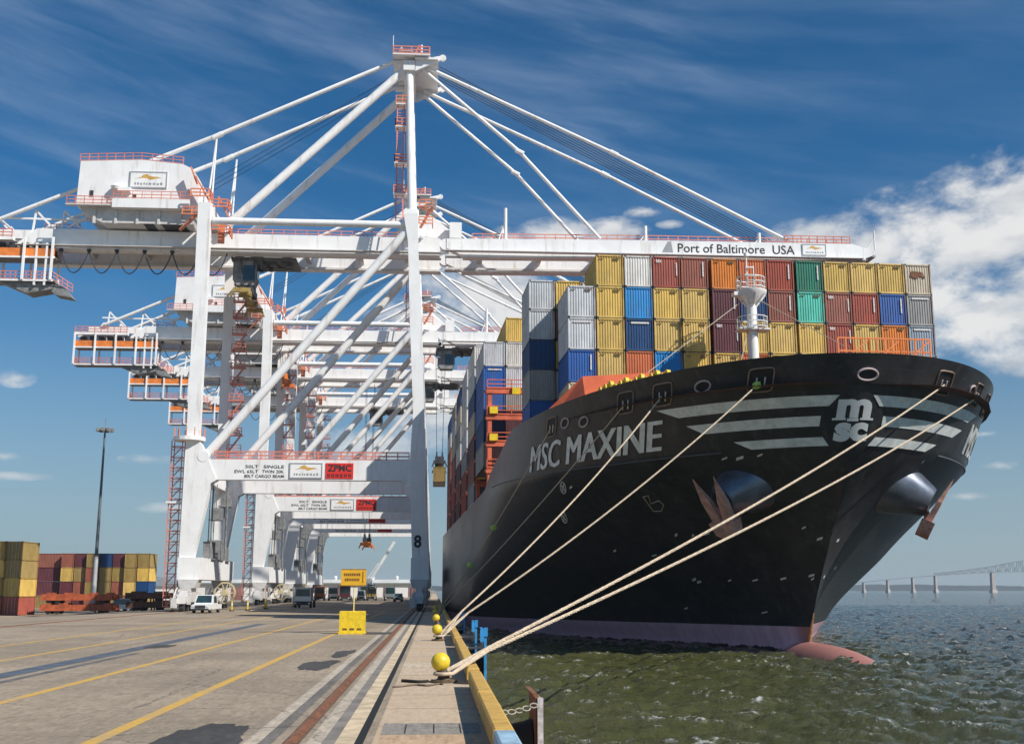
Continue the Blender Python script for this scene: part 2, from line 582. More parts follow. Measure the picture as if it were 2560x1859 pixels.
def ocean_tile(n, size, wind, wdir, seed, amp):
    rg = np.random.default_rng(seed)
    k = np.fft.fftfreq(n, size / n) * 2 * np.pi
    kx, ky = np.meshgrid(k, k)
    kk = np.hypot(kx, ky)
    kk[0, 0] = 1
    L = wind * wind / 9.81
    ph = np.exp(-1 / (kk * L) ** 2) / kk ** 4 * ((np.abs(kx * math.cos(wdir) + ky * math.sin(wdir)) / kk) ** 2 * 0.85 + 0.15) * np.exp(-(kk * 0.05) ** 2)
    ph[0, 0] = 0
    h = (rg.normal(size=(n, n)) + 1j * rg.normal(size=(n, n))) * np.sqrt(ph)
    z = np.fft.ifft2(h).real
    dx = np.fft.ifft2(-1j * kx / kk * h).real
    dy = np.fft.ifft2(-1j * ky / kk * h).real
    s = amp / z.std()
    return z * s, dx * s, dy * s


def samp(tile, x, y, size):
    n = tile.shape[0]
    u = (x / size * n) % n
    v = (y / size * n) % n
    i = np.floor(u).astype(int)
    j = np.floor(v).astype(int)
    fu, fv = u - i, v - j
    i %= n
    j %= n
    i2, j2 = (i + 1) % n, (j + 1) % n
    return (tile[j, i] * (1 - fu) + tile[j, i2] * fu) * (1 - fv) + (tile[j2, i] * (1 - fu) + tile[j2, i2] * fu) * fv


def build_water():
    m = bpy.data.materials.new('harbour_water')
    m.use_nodes = True
    t = NT(m.node_tree)
    geo = t.new('ShaderNodeNewGeometry')
    co = t.new('ShaderNodeTexCoord').outputs['Object']
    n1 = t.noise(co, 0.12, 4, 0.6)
    # small whitecaps: pale flecks for froth and for glints painted on the crests; the turbid green water lies off the quay, grey of the reflected sky painted in outside
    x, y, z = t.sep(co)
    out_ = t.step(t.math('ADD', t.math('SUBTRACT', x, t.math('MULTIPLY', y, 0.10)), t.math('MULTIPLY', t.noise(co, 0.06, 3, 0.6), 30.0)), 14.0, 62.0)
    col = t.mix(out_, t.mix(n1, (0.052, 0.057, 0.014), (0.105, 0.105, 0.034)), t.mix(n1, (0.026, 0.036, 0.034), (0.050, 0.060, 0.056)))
    fo = t.noise(t.mapping(co, (1, 0.7, 1)), 2.4, 8, 0.75)
    foam_glint = t.math('MULTIPLY', t.math('MULTIPLY', t.step(fo, 0.52, 0.64), 0.75), t.step(t.math('SUBTRACT', z, WATER_Z), 0.07, 0.26))
    p = t.new('ShaderNodeBsdfPrincipled')
    t.put(p.inputs['Base Color'], t.mix(foam_glint, col, (0.75, 0.76, 0.74)))
    t.put(p.inputs['Roughness'], t.math('ADD', 0.06, t.math('MULTIPLY', foam_glint, 0.6)))
    p.inputs['IOR'].default_value = 1.33
    b = t.new('ShaderNodeBump')
    b.inputs['Strength'].default_value = 0.85
    b.inputs['Distance'].default_value = 0.16
    w = t.math('ADD', t.noise(t.mapping(co, (1.3, 0.9, 1)), 6.5, 7, 0.75, 0.3), t.math('MULTIPLY', t.noise(t.mapping(co, (1, 1, 1), (0, 0, 0.6)), 1.1, 5, 0.65), 1.6))
    t.put(b.inputs['Height'], w)
    t.t.links.new(b.outputs[0], p.inputs['Normal'])
    t.t.links.new(p.outputs[0], t.new('ShaderNodeOutputMaterial').inputs[0])
    ny, nx = 520, 460
    ys = np.concatenate([np.linspace(-30, 14, 24)[:-1], 14 * (340 / 14) ** np.linspace(0, 1, 440), np.geomspace(345, 9000, 57)])
    fan = np.concatenate([np.linspace(0, 1, 400) ** 1.15, np.geomspace(1.02, 12, 60)])
    wid = np.maximum(0.85 * np.maximum(ys, 0) + 14, 14)
    X = QF - 0.6 + fan[None, :] * wid[:, None]
    Y = np.repeat(ys[:, None], X.shape[1], 1)
    t1 = ocean_tile(256, 61.0, 2.5, 1.1, 3, 0.105)
    t2 = ocean_tile(256, 17.3, 1.35, 0.5, 5, 0.062)
    ca, sa = math.cos(0.5), math.sin(0.5)
    U, V = X * ca + Y * sa, -X * sa + Y * ca
    fade = np.clip((900 - Y) / 500, 0, 1)
    Z = WATER_Z + (samp(t1[0], X, Y, 61.0) + samp(t2[0], U, V, 17.3)) * fade
    X2 = X + (samp(t1[1], X, Y, 61.0) * 1.0 + samp(t2[1], U, V, 17.3) * 0.6) * fade
    Y2 = Y + (samp(t1[2], X, Y, 61.0) * 1.0 + samp(t2[2], U, V, 17.3) * 0.6) * fade
    r, c = X.shape
    vs = np.stack([X2, Y2, Z], -1).reshape(-1, 3)
    i = (np.arange(r - 1)[:, None] * c + np.arange(c - 1)[None, :]).reshape(-1)
    fs = np.stack([i, i + 1, i + 1 + c, i + c], -1)
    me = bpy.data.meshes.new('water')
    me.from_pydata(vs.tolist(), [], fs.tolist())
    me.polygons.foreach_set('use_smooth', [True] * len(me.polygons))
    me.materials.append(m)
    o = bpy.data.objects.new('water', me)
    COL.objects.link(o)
    tag(o, kind='structure')
    # far low shore, wooded
    b = MB()
    rg = random.Random(4)
    prev = None
    for k in range(180):
        x = -800 + k * 45
        h = 17 + rg.uniform(0, 7) + 5 * math.sin(k * 0.21)
        if prev is not None:
            b.add([(prev[0], 5200, -2), (x, 5200, -2), (x, 5200, h), (prev[0], 5200, prev[1]), (prev[0], 5500, -2), (x, 5500, -2), (x, 5450, h), (prev[0], 5450, prev[1])],
                  [(0, 1, 2, 3), (3, 2, 6, 7), (7, 6, 5, 4)])
        prev = (x, h)
    tag(b.obj('hills', mat('far_woods', (0.030, 0.055, 0.065), 0.9, var=0.35, scale=0.01)), kind='structure')


build_water()

# ================================================================== ship-to-shore cranes
CO = (-17.0, 11.5, 0.0)                    # base of a crane inside its own drawing coordinates
CRANE_Y = [151.0, 212.0, 252.0, 292.0]
GY = (8.0, 16.0)                           # near and far girder along the quay
ROWS = (0.0, 21.4)                         # near and far leg frame


def emblem(mb, x0, x1, z0, z1, y):
    """framed plate: grey rounded border, plain gold flourish, two rows of grey marks (materials 0 white, 1 grey, 2 gold)"""
    w, h = x1 - x0, z1 - z0
    mb.box(x0, x1, y, y + 0.06, z0, z1, 0)
    e = 0.05 * h + 0.05
    for a in ((x0, x1, z1 - e, z1), (x0, x1, z0, z0 + e), (x0, x0 + e, z0 + e, z1 - e), (x1 - e, x1, z0 + e, z1 - e)):
        mb.box(a[0], a[1], y - 0.03, y - 0.004, a[2], a[3], 1)
    pts = [(0.14, 0.58), (0.30, 0.66), (0.36, 0.80), (0.47, 0.86), (0.53, 0.74), (0.62, 0.70), (0.74, 0.70), (0.86, 0.62), (0.72, 0.60), (0.62, 0.54), (0.55, 0.50), (0.47, 0.60), (0.36, 0.62), (0.26, 0.60)]
    vs = [(x0 + w * a, y - 0.01, z0 + h * b) for a, b in pts]
    n = len(vs)
    cx = (x0 + 0.5 * w, y - 0.01, z0 + h * 0.64)
    mb.add(vs + [cx], [(i, (i + 1) % n, n) for i in range(n)], 2)
    rr = random.Random(3)
    u = 0.14
    while u < 0.84:
        q = rr.uniform(0.04, 0.09)
        mb.box(x0 + w * u, x0 + w * (u + q * 0.8), y - 0.015, y - 0.004, z0 + h * 0.20, z0 + h * (0.30 + rr.uniform(0, 0.06)), 1)
        u += q + 0.02


def crane_parts(root):
    def B():
        return MB(CO)

    def P(b, name, m, parent=None, smooth=False):
        return b.obj(name, m, parent or root, smooth)

    for y in ROWS:
        # waterside leg: wide foot, narrow waist, boxed head
        b = B().frustum([(6.9, -2.95, -0.85, y, y + 1.7), (17.0, -3.45, -1.35, y, y + 1.7), (20.2, -3.45, -1.45, y, y + 1.6), (26.5, -3.15, -1.62, y + .05, y + 1.5), (40, -3.85, -2.25, y + .05, y + 1.5), (50.5, -4.25, -2.85, y, y + 1.6), (54.6, -4.95, -2.95, y - .1, y + 1.7), (55.3, -4.7, -3.2, y, y + 1.6)])
        P(b, 'waterside_leg', WHITE)
        b = B().frustum([(6.9, -33.35, -31.55, y, y + 1.7), (16.6, -33.3, -29.75, y, y + 1.7), (17.05, -33.3, -29.0, y, y + 1.7), (19.85, -33.3, -30.2, y, y + 1.7), (22.5, -33.25, -31.6, y, y + 1.4), (40, -33.3, -31.6, y, y + 1.4), (55.6, -33.4, -31.7, y, y + 1.4)])
        P(b, 'landside_leg', WHITE)
        # portal beam with haunches
        b = B().prism([(-30.2, 19.8), (-29.0, 17.1), (-27.0, 17.1), (-4.6, 17.1), (-3.42, 16.2), (-3.42, 19.8)], y + .12, y + 1.55)
        po = P(b, 'portal_beam', WHITE)
        r = B().rail([(-29.5, y + .2, 19.82), (-3.6, y + .2, 19.82)], 1.1, 1.5, 0.05)
        r.rail([(-29.5, y + 1.5, 19.82), (-3.6, y + 1.5, 19.82)], 1.1, 1.5, 0.05)
        P(r, 'railing', SAFER, po)
        b = B().tube([(-31.4, y + .8, 53.2), (-4.6, y + .8, 53.2)], 0.5, 12)
        P(b, 'upper_tie_tube', WHITE, smooth=True)
        b = B().tube([(-31.2, y + .8, 19.9), (-30.2, y + .8, 20.9), (-5.6, y + .8, 50.9), (-4.4, y + .8, 52.1)], [.72, .62, .60, .72], 14)
        b.lathe([(0.75, -0.85), (0.75, 0.85)], 14, (-30.9, y + .8, 20.2), (0, 1, 0))
        P(b, 'diagonal_brace', WHITE, smooth=True)
        # A-frame: mast and thick back leg
        ap = (-4.75, 7.6 if y == 0 else 16.4, 80.2)
        b = B().tube([(-3.75, y + .8, 54.8), (-3.95, y + .8 + (ap[1] - y - .8) * .15, 58.5), ap, (ap[0] - .02, ap[1], 81.4)], [.72, .60, .58, .58], 14)
        P(b, 'mast', WHITE, smooth=True)
        b = B().tube([(-5.2, ap[1], 80.2), (-30.4, 6.2 if y == 0 else 15.6, 54.4)], .62, 12)
        P(b, 'back_leg', WHITE, smooth=True)
        b = B().tube([(-5.2, ap[1], 81.3), (-7.25, ap[1] - .3, 81.0), (-32.8, ap[1] - .5, 68.4), (-65.2, ap[1] - .3, 53.85)], [.3, .33, .33, .3], 10)
        b.tube([(-33.4, ap[1] - .5, 68.0), (-32.0, ap[1] - .5, 68.75)], .42, 10)
        P(b, 'back_stay', WHITE, smooth=True)
        b = B()
        hx = -32.8 if y == 0 else -31.4
        b.tube([(hx, ap[1] - .5, 68.2), (hx - .35, ap[1] - .5, 54.2)], .13, 8)
        b.tube([(hx, ap[1] - .5, 68.2), (hx - 1.1, ap[1] - .5, 54.2)], .13, 8)
        P(b, 'stay_hanger', WHITE, smooth=True)
        for x, zz in ((52.6, 54.3), (24.0, 54.0)):
            b = B().tube([(-2.6, ap[1], 80.7 if x > 30 else 80.0), (x * .5, ap[1] + .1, (80.7 + zz) / 2), (x, ap[1] + .2, zz)], .27, 10)
            b.tube([(x * .5 - .6, ap[1] + .1, (80.7 + zz) / 2 + .3), (x * .5 + .6, ap[1] + .1, (80.7 + zz) / 2 - .3)], .36, 8)
            P(b, 'fore_stay', WHITE, smooth=True)
    # cross beams joining the two frames
    for x0, x1, z0, z1 in ((-33.2, -31.6, 54.0, 55.5), (-4.5, -3.1, 53.6, 55.1), (-33.1, -31.5, 17.3, 19.6), (-3.3, -1.7, 17.3, 19.6)):
        P(B().box(x0, x1, 1.72, 21.38, z0, z1), 'cross_beam', WHITE)
    P(B().box(-5.6, -3.9, 6.3, 17.7, 79.4, 80.9), 'apex_beam', WHITE)
    for s, (x0, x1) in enumerate(((-33.4, -30.3), (-3.1, -.7))):
        P(B().box(x0, x1, -.3, 23.4, 4.05, 6.88), 'sill_beam', WHITE)
        for y in (.4, 22.7):
            b = B()
            xc = (x0 + x1) / 2
            b.prism([(xc - 1.3, 4.03), (xc + 1.3, 4.03), (xc + .95, 2.97), (xc - .95, 2.97)], y - 1.4, y + 1.4)
            for dx in (-.85, .62):
                b.box(xc + dx, xc + dx + .28, y - 3.0, y + 3.0, 1.2, 2.43)
                b.box(xc + dx - .1, xc + dx + .3, y - 3.6, y - 3.02, .9, 2.2)
            b.tube([(xc - 1.1, y - 2.2, 3.0), (xc - 1.1, y - 3.6, 2.2), (xc - 1.1, y - 4.2, 1.3)], .09, 6)
            for dy in (-2.6, 2.6):
                b.frustum([(1.0, xc - .45, xc + .45, y + dy - 2.0, y + dy + 2.0), (1.9, xc - .6, xc + .6, y + dy - 1.7, y + dy + 1.7), (2.6, xc - .4, xc + .4, y + dy - .6, y + dy + .6)])
            b.box(xc - .5, xc + .5, y - 3.2, y + 3.2, 2.45, 2.95)
            b.box(xc - 1.2, xc - .5, y - 4.9, y - 4.3, .5, 1.7)
            bo = P(b, 'bogie', WHITE2)
            for dy in (-3.9, -1.4, 1.4, 3.9):
                w = B().lathe([(.2, -.3), (.48, -.3), (.48, .3), (.2, .3)], 18, (xc, y + dy, .52), (1, 0, 0))
                P(w, 'wheel', DARKM, bo, True)
    # twin girders and twin booms
    for gy in GY:
        b = B().prism([(-57.6, 53.7), (-60.4, 51.3), (-60.4, 50.9), (-58, 50.9), (0.2, 50.9), (0.2, 53.45), (-28, 53.5)], gy - .6, gy + .8)
        b.box(-60.2, .2, gy - .75, gy + .95, 50.6, 50.88)
        b.box(-68.5, -58.5, gy - .35, gy + .45, 52.2, 53.5)
        b.prism([(-66.2, 53.4), (-64.4, 53.4), (-64.9, 54.3), (-65.6, 54.3)], gy - .5, gy + .1)
        P(b, 'girder', WHITE)
        b = B().prism([(1.2, 53.45), (1.2, 52.0), (3.6, 50.9), (64.2, 51.7), (65.8, 52.3), (65.8, 52.9), (62.3, 53.9), (33, 53.85), (4.8, 53.5)], gy - .6, gy + .8)
        b.prism([(3.6, 50.6), (64.2, 51.4), (64.2, 51.67), (3.6, 50.87)], gy - .75, gy + .95)
        bm_ = P(b, 'boom', WHITE)
        for x, h in ((9.9, 5.0), (30.9, 2.7), (48.2, 2.0), (66.0, 2.8)):
            b = B()
            b.tube([(x, gy, 53.2), (x, gy, 53.5 + h)], .26 if x < 60 else .12, 8)
            b.tube([(x - 1.1, gy, 53.4), (x, gy, 53.5 + h * .6)], .1, 6)
            P(b, 'boom_post', WHITE, bm_)
        b = B().rail([(5, gy + .9, 53.6), (33, gy + .9, 53.9), (62, gy + .9, 53.9)], 1.15, 1.5, .06)
        b.rail([(52, gy - .5, 53.95), (62, gy - .5, 53.95)], 1.1, 1.2, .06)
        P(b, 'railing', SAFER, bm_)
        b = B().rail([(-31, gy + .7, 53.55), (-6, gy + .7, 53.5)], 1.1, 1.6, .05)
        b.rail([(-57, gy + .7, 53.7), (-52, gy + .7, 53.7)], 1.1, 1.5, .05)
        P(b, 'railing', SAFER)
    b = B()
    for x in (-59.5, -52, -44, -36, -28, -20, -12, -5):
        b.box(x, x + .7, GY[0] + .82, GY[1] - .62, 51.6, 53.0)
    P(b, 'girder_tie', WHITE2)
    b = B()
    for x in (6, 15, 24, 33, 42, 51, 60, 64):
        b.box(x, x + .7, GY[0] + .82, GY[1] - .62, 52.0, 53.2)
    b.box(65.2, 65.9, GY[0] - .5, GY[1] + .7, 52.0, 52.6)
    P(b, 'boom_tie', WHITE2)
    # trolley rails and walkway under the girders
    b = B()
    for gy, s in ((GY[0], 1), (GY[1], -1)):
        for x0, x1 in ((-60, .4), (1.0, 63.5)):
            dz = 0 if x0 < 0 else .4
            b.box(x0, x1, gy + s * .95 - .12, gy + s * .95 + .12, 50.55 + dz, 50.86 + dz)
            b.box(x0, x1, gy - s * 1.35 - .5, gy - s * 1.35 + .5, 50.9 + dz, 51.0 + dz)
    P(b, 'trolley_rail', WHITE2)
    # sheave brackets and hinge clutter where the boom meets the mast
    for gy in GY:
        b = B()
        b.lathe([(.2, -.5), (.85, -.5), (.85, .5), (.2, .5)], 16, (1.0, gy, 52.6), (0, 1, 0))
        b.prism([(-2.9, 54.4), (2.6, 53.6), (2.6, 54.6), (-1.2, 57.6), (-2.9, 57.6)], gy + 1.2, gy + 1.35)
        b.box(1.6, 3.4, gy - .5, gy + .7, 53.6, 56.0)
        P(b, 'boom_hinge', WHITE)
    b = B()
    for k in range(2):
        z = 54.8 + k * 2.6
        b.rail([(-2.9, 5.0, z), (-.9, 5.0, z), (-.9, 7.0, z)], 1.1, 1.0, .07)
        b.bar((-2.7, 5.1 if k % 2 else 6.9, z), (-1.0, 6.9 if k % 2 else 5.1, z + 2.6 if k < 1 else z), .35, .18)
    P(b, 'stairway', SAFE)
    # ladder tower up the mast
    b = B()
    for a, c in ((-6.35, 6.2), (-5.35, 6.2), (-6.35, 7.1), (-5.35, 7.1)):
        b.bar((a + .15, c - 2.6, 55), (a, c, 73.6), .14)
    for k in range(38):
        z = 55.2 + k * .49
        q = (z - 55) / 18.6
        y = 3.6 + q * 2.6
        b.bar((-6.35, y, z), (-5.35, y, z), .08)
        if k % 2:
            b.bar((-6.35, y, z), (-6.35, y + .9, z + .4), .06)
    la = P(b, 'ladder', SAFER)
    b = B()
    for z in (58.8, 63.8, 69.8, 73.6):
        y = 3.6 + (z - 55) / 18.6 * 2.6
        b.box(-6.6, -4.6, y - .5, y + 1.3, z, z + .16)
    P(b, 'platform', WHITE, la)
    b = B()
    for z in (58.96, 63.96, 69.96, 73.76):
        y = 3.6 + (z - 55) / 18.6 * 2.6
        b.rail([(-6.55, y + 1.2, z), (-6.55, y - .45, z), (-4.7, y - .45, z)], 1.2, .9, .07)
    P(b, 'railing', SAFE, la)
    # crown: platforms, arms and railings at the apex
    b = B()
    b.box(-7.2, -1.6, 5.4, 18.6, 81.42, 81.6)
    b.box(-3.9, -.4, 5.9, 18, 81.0, 81.3)
    for y in (6.6, 17.4):
        b.prism([(-3.8, 79.3), (-3.8, 80.9), (.2, 81.9), (.6, 81.5)], y - .22, y + .22)
        b.lathe([(.1, -.2), (.5, -.2), (.5, .2), (.1, .2)], 14, (.3, y, 81.55), (0, 1, 0))
    b.tube([(-7.2, 6.4, 81.5), (-7.2, 6.4, 84.9)], .05, 6)
    b.tube([(-6.0, 6.2, 81.5), (-6.0, 6.2, 83.2)], .07, 6)
    b.tube([(-2.9, 6.2, 81.5), (-2.9, 6.2, 83.4)], .14, 6)
    b.box(-6.3, -4.2, 6.0, 7.2, 82.3, 82.6)
    b.box(-5.9, -4.6, 6.2, 7.0, 81.6, 82.3)
    ap = P(b, 'apex_platform', WHITE)
    b = B().rail([(-7.1, 18, 81.6), (-7.1, 5.5, 81.6), (-1.7, 5.5, 81.6), (-1.7, 18, 81.6)], 1.15, 1.1, .08)
    b.bar((-3.9, 5.6, 81.4), (-3.2, 5.6, 83.0), .3)
    P(b, 'railing', SAFER, ap)
    # boom hoist ropes
    b = B()
    for k in range(6):
        b.tube([(-.2, 9.5 + k * .9, 81.6), (50.5, 9.8 + k * .85, 55.0)], .06, 5)
    for k in range(3):
        b.tube([(-6.0, 9.5 + k * 1.6, 80.6), (-34, 9.5 + k * 1.6, 62.0)], .045, 5)
    P(b, 'hoist_rope', ROPEW)
    # machinery house on the back girder
    hs = [(-51.4, 56.3), (-46.6, 56.3), (-46.0, 55.8), (-35.2, 55.8), (-34.4, 56.6), (-34.4, 59.6), (-34.8, 61.2), (-35.6, 62.2), (-36.8, 62.8), (-42.7, 63.3), (-51.2, 62.9)]
    ho = P(B().prism(hs, 4.4, 18.2), 'machinery_house', WHITE)
    b = B().prism([(-51.0, 56.28), (-50.6, 55.4), (-47.6, 53.9), (-35.1, 53.9), (-34.6, 55.78), (-46.0, 55.78), (-46.6, 56.28)], 4.8, 17.8)
    for x in (-49, -46, -43, -40, -37):
        b.box(x, x + .35, 4.55, 4.78, 53.75, 55.7)
    b.box(-52.6, -46.4, 3.6, 4.38, 56.1, 56.28)
    P(b, 'floor_frame', WHITE2, ho)
    b = B()
    b.box(-46.2, -35.4, 3.6, 4.38, 55.85, 57.2)
    b.box(-45.6, -43.8, 3.7, 4.38, 58.2, 58.9)
    b.lathe([(.55, -.3), (.75, .1), (.1, .7)], 14, (-45.9, 4.0, 58.9), (0, 0, 1))
    P(b, 'equipment_box', WHITE, ho)
    for q in range(4):
        b = B()
        q == 0 and b.box(-49.6, -49.1, 4.32, 4.39, 57.6, 58.5)
        q == 1 and b.box(-43.6, -43.1, 4.32, 4.39, 57.3, 58.1)
        q == 2 and b.box(-42.0, -40.6, 5.0, 12, 53.82, 53.88)
        q == 3 and b.box(-39.5, -36.2, 5.2, 12, 53.82, 53.88)
        P(b, 'vent', DARKM, ho)
    b = B().rail([(-51.3, 4.5, 62.9), (-42.7, 4.5, 63.3), (-36.8, 4.5, 62.8)], 1.1, 1.2, .05)
    b.rail([(-52.5, 3.65, 56.3), (-46.4, 3.65, 56.3)], 1.1, 1.2, .05)
    b.rail([(-46.1, 3.62, 57.2), (-35.4, 3.62, 57.2)], 1.1, 1.2, .045)
    P(b, 'railing', SAFER, ho)
    b = B()
    emblem(b, -44.2, -38.9, 59.0, 61.5, 4.3)
    P(b, 'emblem_board', [WHITE, GREYINK, GOLD], ho)
    # red stairs and landings round the landside leg head
    b = B()
    for x, z in ((-34.6, 54.5), (-33.6, 57.2), (-30.6, 51.8), (-31.0, 55.7)):
        b.rail([(x - 1.4, 2.2, z), (x + 1.2, 2.2, z), (x + 1.2, 4.6, z)], 1.15, 1.0, .08)
    b.bar((-36.4, 3, 52.4), (-33.5, 3, 55.6), .7, .2)
    b.bar((-34.6, 3, 60.4), (-32.6, 3, 57.0), .9, .25)
    b.bar((-31.2, 3, 57.4), (-29.4, 3, 54.0), .9, .25)
    b.bar((-30.6, 3, 54.2), (-30.6, 3, 50.6), .9, .25)
    b.bar((-35.3, 3, 61.8), (-34.4, 3, 59.4), .7, .2)
    P(b, 'access_stair', SAFE)
    # stair tower beside the landside leg
    b = B()
    for x in (-35.3, -33.9):
        for y in (1.0, 2.6):
            b.bar((x, y, .5), (x, y, 22.4), .12)
    for k in range(16):
        z = .6 + k * 1.4
        for a, c in (((-35.3, 1.0), (-33.9, 1.0)), ((-33.9, 1.0), (-33.9, 2.6)), ((-35.3, 2.6), (-33.9, 2.6)), ((-35.3, 1.0), (-35.3, 2.6))):
            b.bar((*a, z), (*c, z), .09)
            b.bar((*a, z + 1.0), (*c, z + 1.0), .05)
        b.bar((-35.2, 1.4, z), (-34.0, 1.4, z + 1.4) if z < 21 else (-34, 1.4, z), .35, .06)
    st = P(b, 'stair_tower', SAFER)
    b = B().lathe([(2.1, 0), (2.1, .5)], 18, (-33.0, .9, 22.3))
    P(B().box(-35.6, -33.7, .7, 2.9, 14.0, 14.25), 'landing', WHITE, st)
    P(b, 'landing', WHITE, st)
    b = B()
    for k in range(12):
        a = 2 * math.pi * k / 12
        b.bar((-33 + 2 * math.cos(a), .9 + 2 * math.sin(a), 22.8), (-33 + 2 * math.cos(a), .9 + 2 * math.sin(a), 24.0), .1)
    P(b, 'railing', SAFE, st)
    # two-storey maintenance platform at the tail of the girder
    b = B()
    for k in range(5):
        x = -70.4 + k * 3.92
        for y in (6.05, 9.3):
            b.bar((x, y, 45.7), (x, y, 52.0), .3)
    for x in (-57.0, -55.6):
        b.bar((x, 6.4, 45.0), (x, 6.4, 51.2), .28)
    for z in (45.8, 49.2):
        b.box(-70.6, -54.4, 6.3, 9.4, z - .18, z, 1)
        b.box(-70.6, -54.4, 6.2, 6.28, z - .26, z)
    b.box(-70.6, -60.4, 6.3, 7.1, 51.6, 52.1)
    b.box(-70.6, -60.4, 8.6, 9.4, 51.6, 52.1)
    b.prism([(-62, 45.6), (-56, 45.6), (-54.5, 44.6), (-58, 43.9)], 6.8, 9.4, 1)
    b.prism([(-56, 45.6), (-53.2, 45.0), (-51.8, 43.4), (-54.2, 43.8)], 7, 9.2, 1)
    tp = P(b, 'tail_platform', [WHITE, GREYM])
    b = B()
    for y in (6.3, 9.25):
        b.box(-70.5, -54.5, y, y + .12, 49.25, 50.4)
    b.box(-70.6, -70.45, 6.4, 9.3, 49.25, 50.4)
    P(b, 'orange_skirt', ORANGE, tp)
    b = B().rail([(-70.5, 9.3, 45.85), (-70.5, 6.4, 45.85), (-54.6, 6.4, 45.85), (-51.9, 7.2, 44.2)], 1.15, .7, .05)
    b.rail([(-70.5, 6.3, 52.1), (-60.6, 6.3, 52.1)], 1.1, 1.2, .06)
    P(b, 'railing', SAFER, tp)
    b = B()
    for k in range(9):
        b.box(-69.6 + k * 1.7, -68.6 + k * 1.7, 7, 9, 50.0, 51.4)
    P(b, 'cable_reel_gear', DARKM, tp)
    for x in (-65, -58.5, -54.5):
        b = B()
        b.bar((x, 8, 52.2), (x + .4, 8, 56.6), .25)
        b.bar((x + .4, 8, 56.6), (x + 3.4, 8, 53.4), .25)
        b.bar((x, 16, 52.2), (x + .4, 16, 56.6), .25)
        b.bar((x + .4, 16, 56.6), (x + 3.4, 16, 53.4), .25)
        b.bar((x + .4, 8, 56.4), (x + .4, 16, 56.4), .2)
        P(b, 'tail_truss', WHITE, tp)
    b = B()
    b.bar((-66, 8, 55.4), (-50.5, 8, 55.2), .24)
    b.bar((-53.5, 8, 54.0), (-50.6, 8, 55.8), .3)
    P(b, 'tail_rail', WHITE, tp)
    # festoon cable in loops under the girder
    b = B()
    for k in range(6):
        xa = -53.8 + k * 3.9
        pts = [(xa + 3.9 * q / 10, 6.9, 50.35 - 3.3 * (1 - (2 * q / 10 - 1) ** 2)) for q in range(11)]
        b.tube(pts, .09, 6)
        b.box(xa - .25, xa + .25, 6.7, 7.1, 50.2, 50.58)
    P(b, 'festoon_cable', ROPEW, smooth=True)
    # cable reel on the landside sill
    b = B()
    for k in range(10):
        a0, a1 = 2 * math.pi * k / 10, 2 * math.pi * (k + 1) / 10
        p0, p1 = (-30 + 1.5 * math.cos(a0), 2.3 + 1.5 * math.sin(a0)), (-30 + 1.5 * math.cos(a1), 2.3 + 1.5 * math.sin(a1))
        b.bar((p0[0], 15.5, p0[1]), (p1[0], 15.5, p1[1]), .22)
        b.bar((-30, 15.5, 2.3), (p0[0], 15.5, p0[1]), .12)
    b.lathe([(.5, -.3), (.5, .3)], 12, (-30, 15.5, 2.3), (0, 1, 0))
    P(b, 'cable_reel', mat('reel_cream_paint', (0.62, 0.52, 0.33), 0.6))
    # zigzag stair on the far landside leg
    b = B()
    for k in range(12):
        z = 20.5 + k * 2.6
        xa, xb = (-31.3, -29.4) if k % 2 else (-29.4, -31.3)
        b.bar((xa, 19.6, z), (xb, 19.6, z + 2.6), .8, .12)
        b.rail([(-31.4, 19.2, z), (-29.3, 19.2, z)], 1.05, .7, .05)
        b.box(-31.5, -29.2, 19.15, 20.4, z - .1, z)
    P(b, 'zigzag_stair', SAFER)
    # electrical cabinets and pipes between the landside legs
    b = B()
    for x, y, z, sx, sy, sz in ((-30.9, 6, 6.9, 1.2, 2.4, 2.3), (-31.2, 11, 6.9, 1.6, 3.0, 2.7), (-30.8, 16.5, 6.9, 1.1, 2.0, 1.9), (-30.6, 9, 12.4, 1.3, 2.0, 1.6), (-30.3, 14, 14.6, 1.2, 2.2, 1.5)):
        b.box(x - sx / 2, x + sx / 2, y, y + sy, z, z + sz)
        b.box(x - sx / 2 - .3, x + sx / 2 + .3, y - .4, y + sy + .4, z - .12, z - .01)
        b.bar((x, y + .2, z - .1), (x, y + .2, 17.3), .12)
    b.tube([(-30.1, 4, 7), (-30.1, 4, 17.2)], .11, 6)
    b.tube([(-29.7, 12.5, 7), (-29.7, 12.5, 17.2)], .14, 6)
    P(b, 'service_gear', GREYM)
    # trolley with the driver's cab
    b = B()
    b.box(-30.2, -20.8, 9.0, 15.0, 50.05, 50.5)
    rr = random.Random(2)
    for k in range(26):
        x, y = rr.uniform(-30, -22.2), rr.uniform(9.0, 13.5)
        b.box(x, x + rr.uniform(.4, 1.4), y, y + rr.uniform(.4, 1.2), 49.4 + rr.uniform(0, .5), 50.9 + rr.uniform(-.6, .5))
    for x in (-29.5, -21.6):
        for y in (9.05, 14.95):
            b.lathe([(.1, -.15), (.42, -.15), (.42, .15), (.1, .15)], 14, (x, y, 51.3), (0, 1, 0))
    tr = P(b, 'trolley', mat('trolley_grey', (0.11, 0.105, 0.10), 0.6, var=.5, scale=1.2))
    b = B().prism([(-29.9, 50.04), (-29.9, 47.4), (-29.3, 46.3), (-26.9, 46.3), (-26.5, 47.2), (-26.5, 50.04)], 9.2, 11.6)
    cb = P(b, 'cab', GREYM, tr)
    b = B()
    b.box(-28.4, -26.7, 9.12, 9.19, 47.1, 49.3)
    b.box(-26.49, -26.42, 9.4, 11.4, 47.4, 49.4)
    b.prism([(-29.97, 47.3), (-29.4, 46.22), (-29.32, 46.26), (-29.89, 47.34)], 9.4, 11.4)
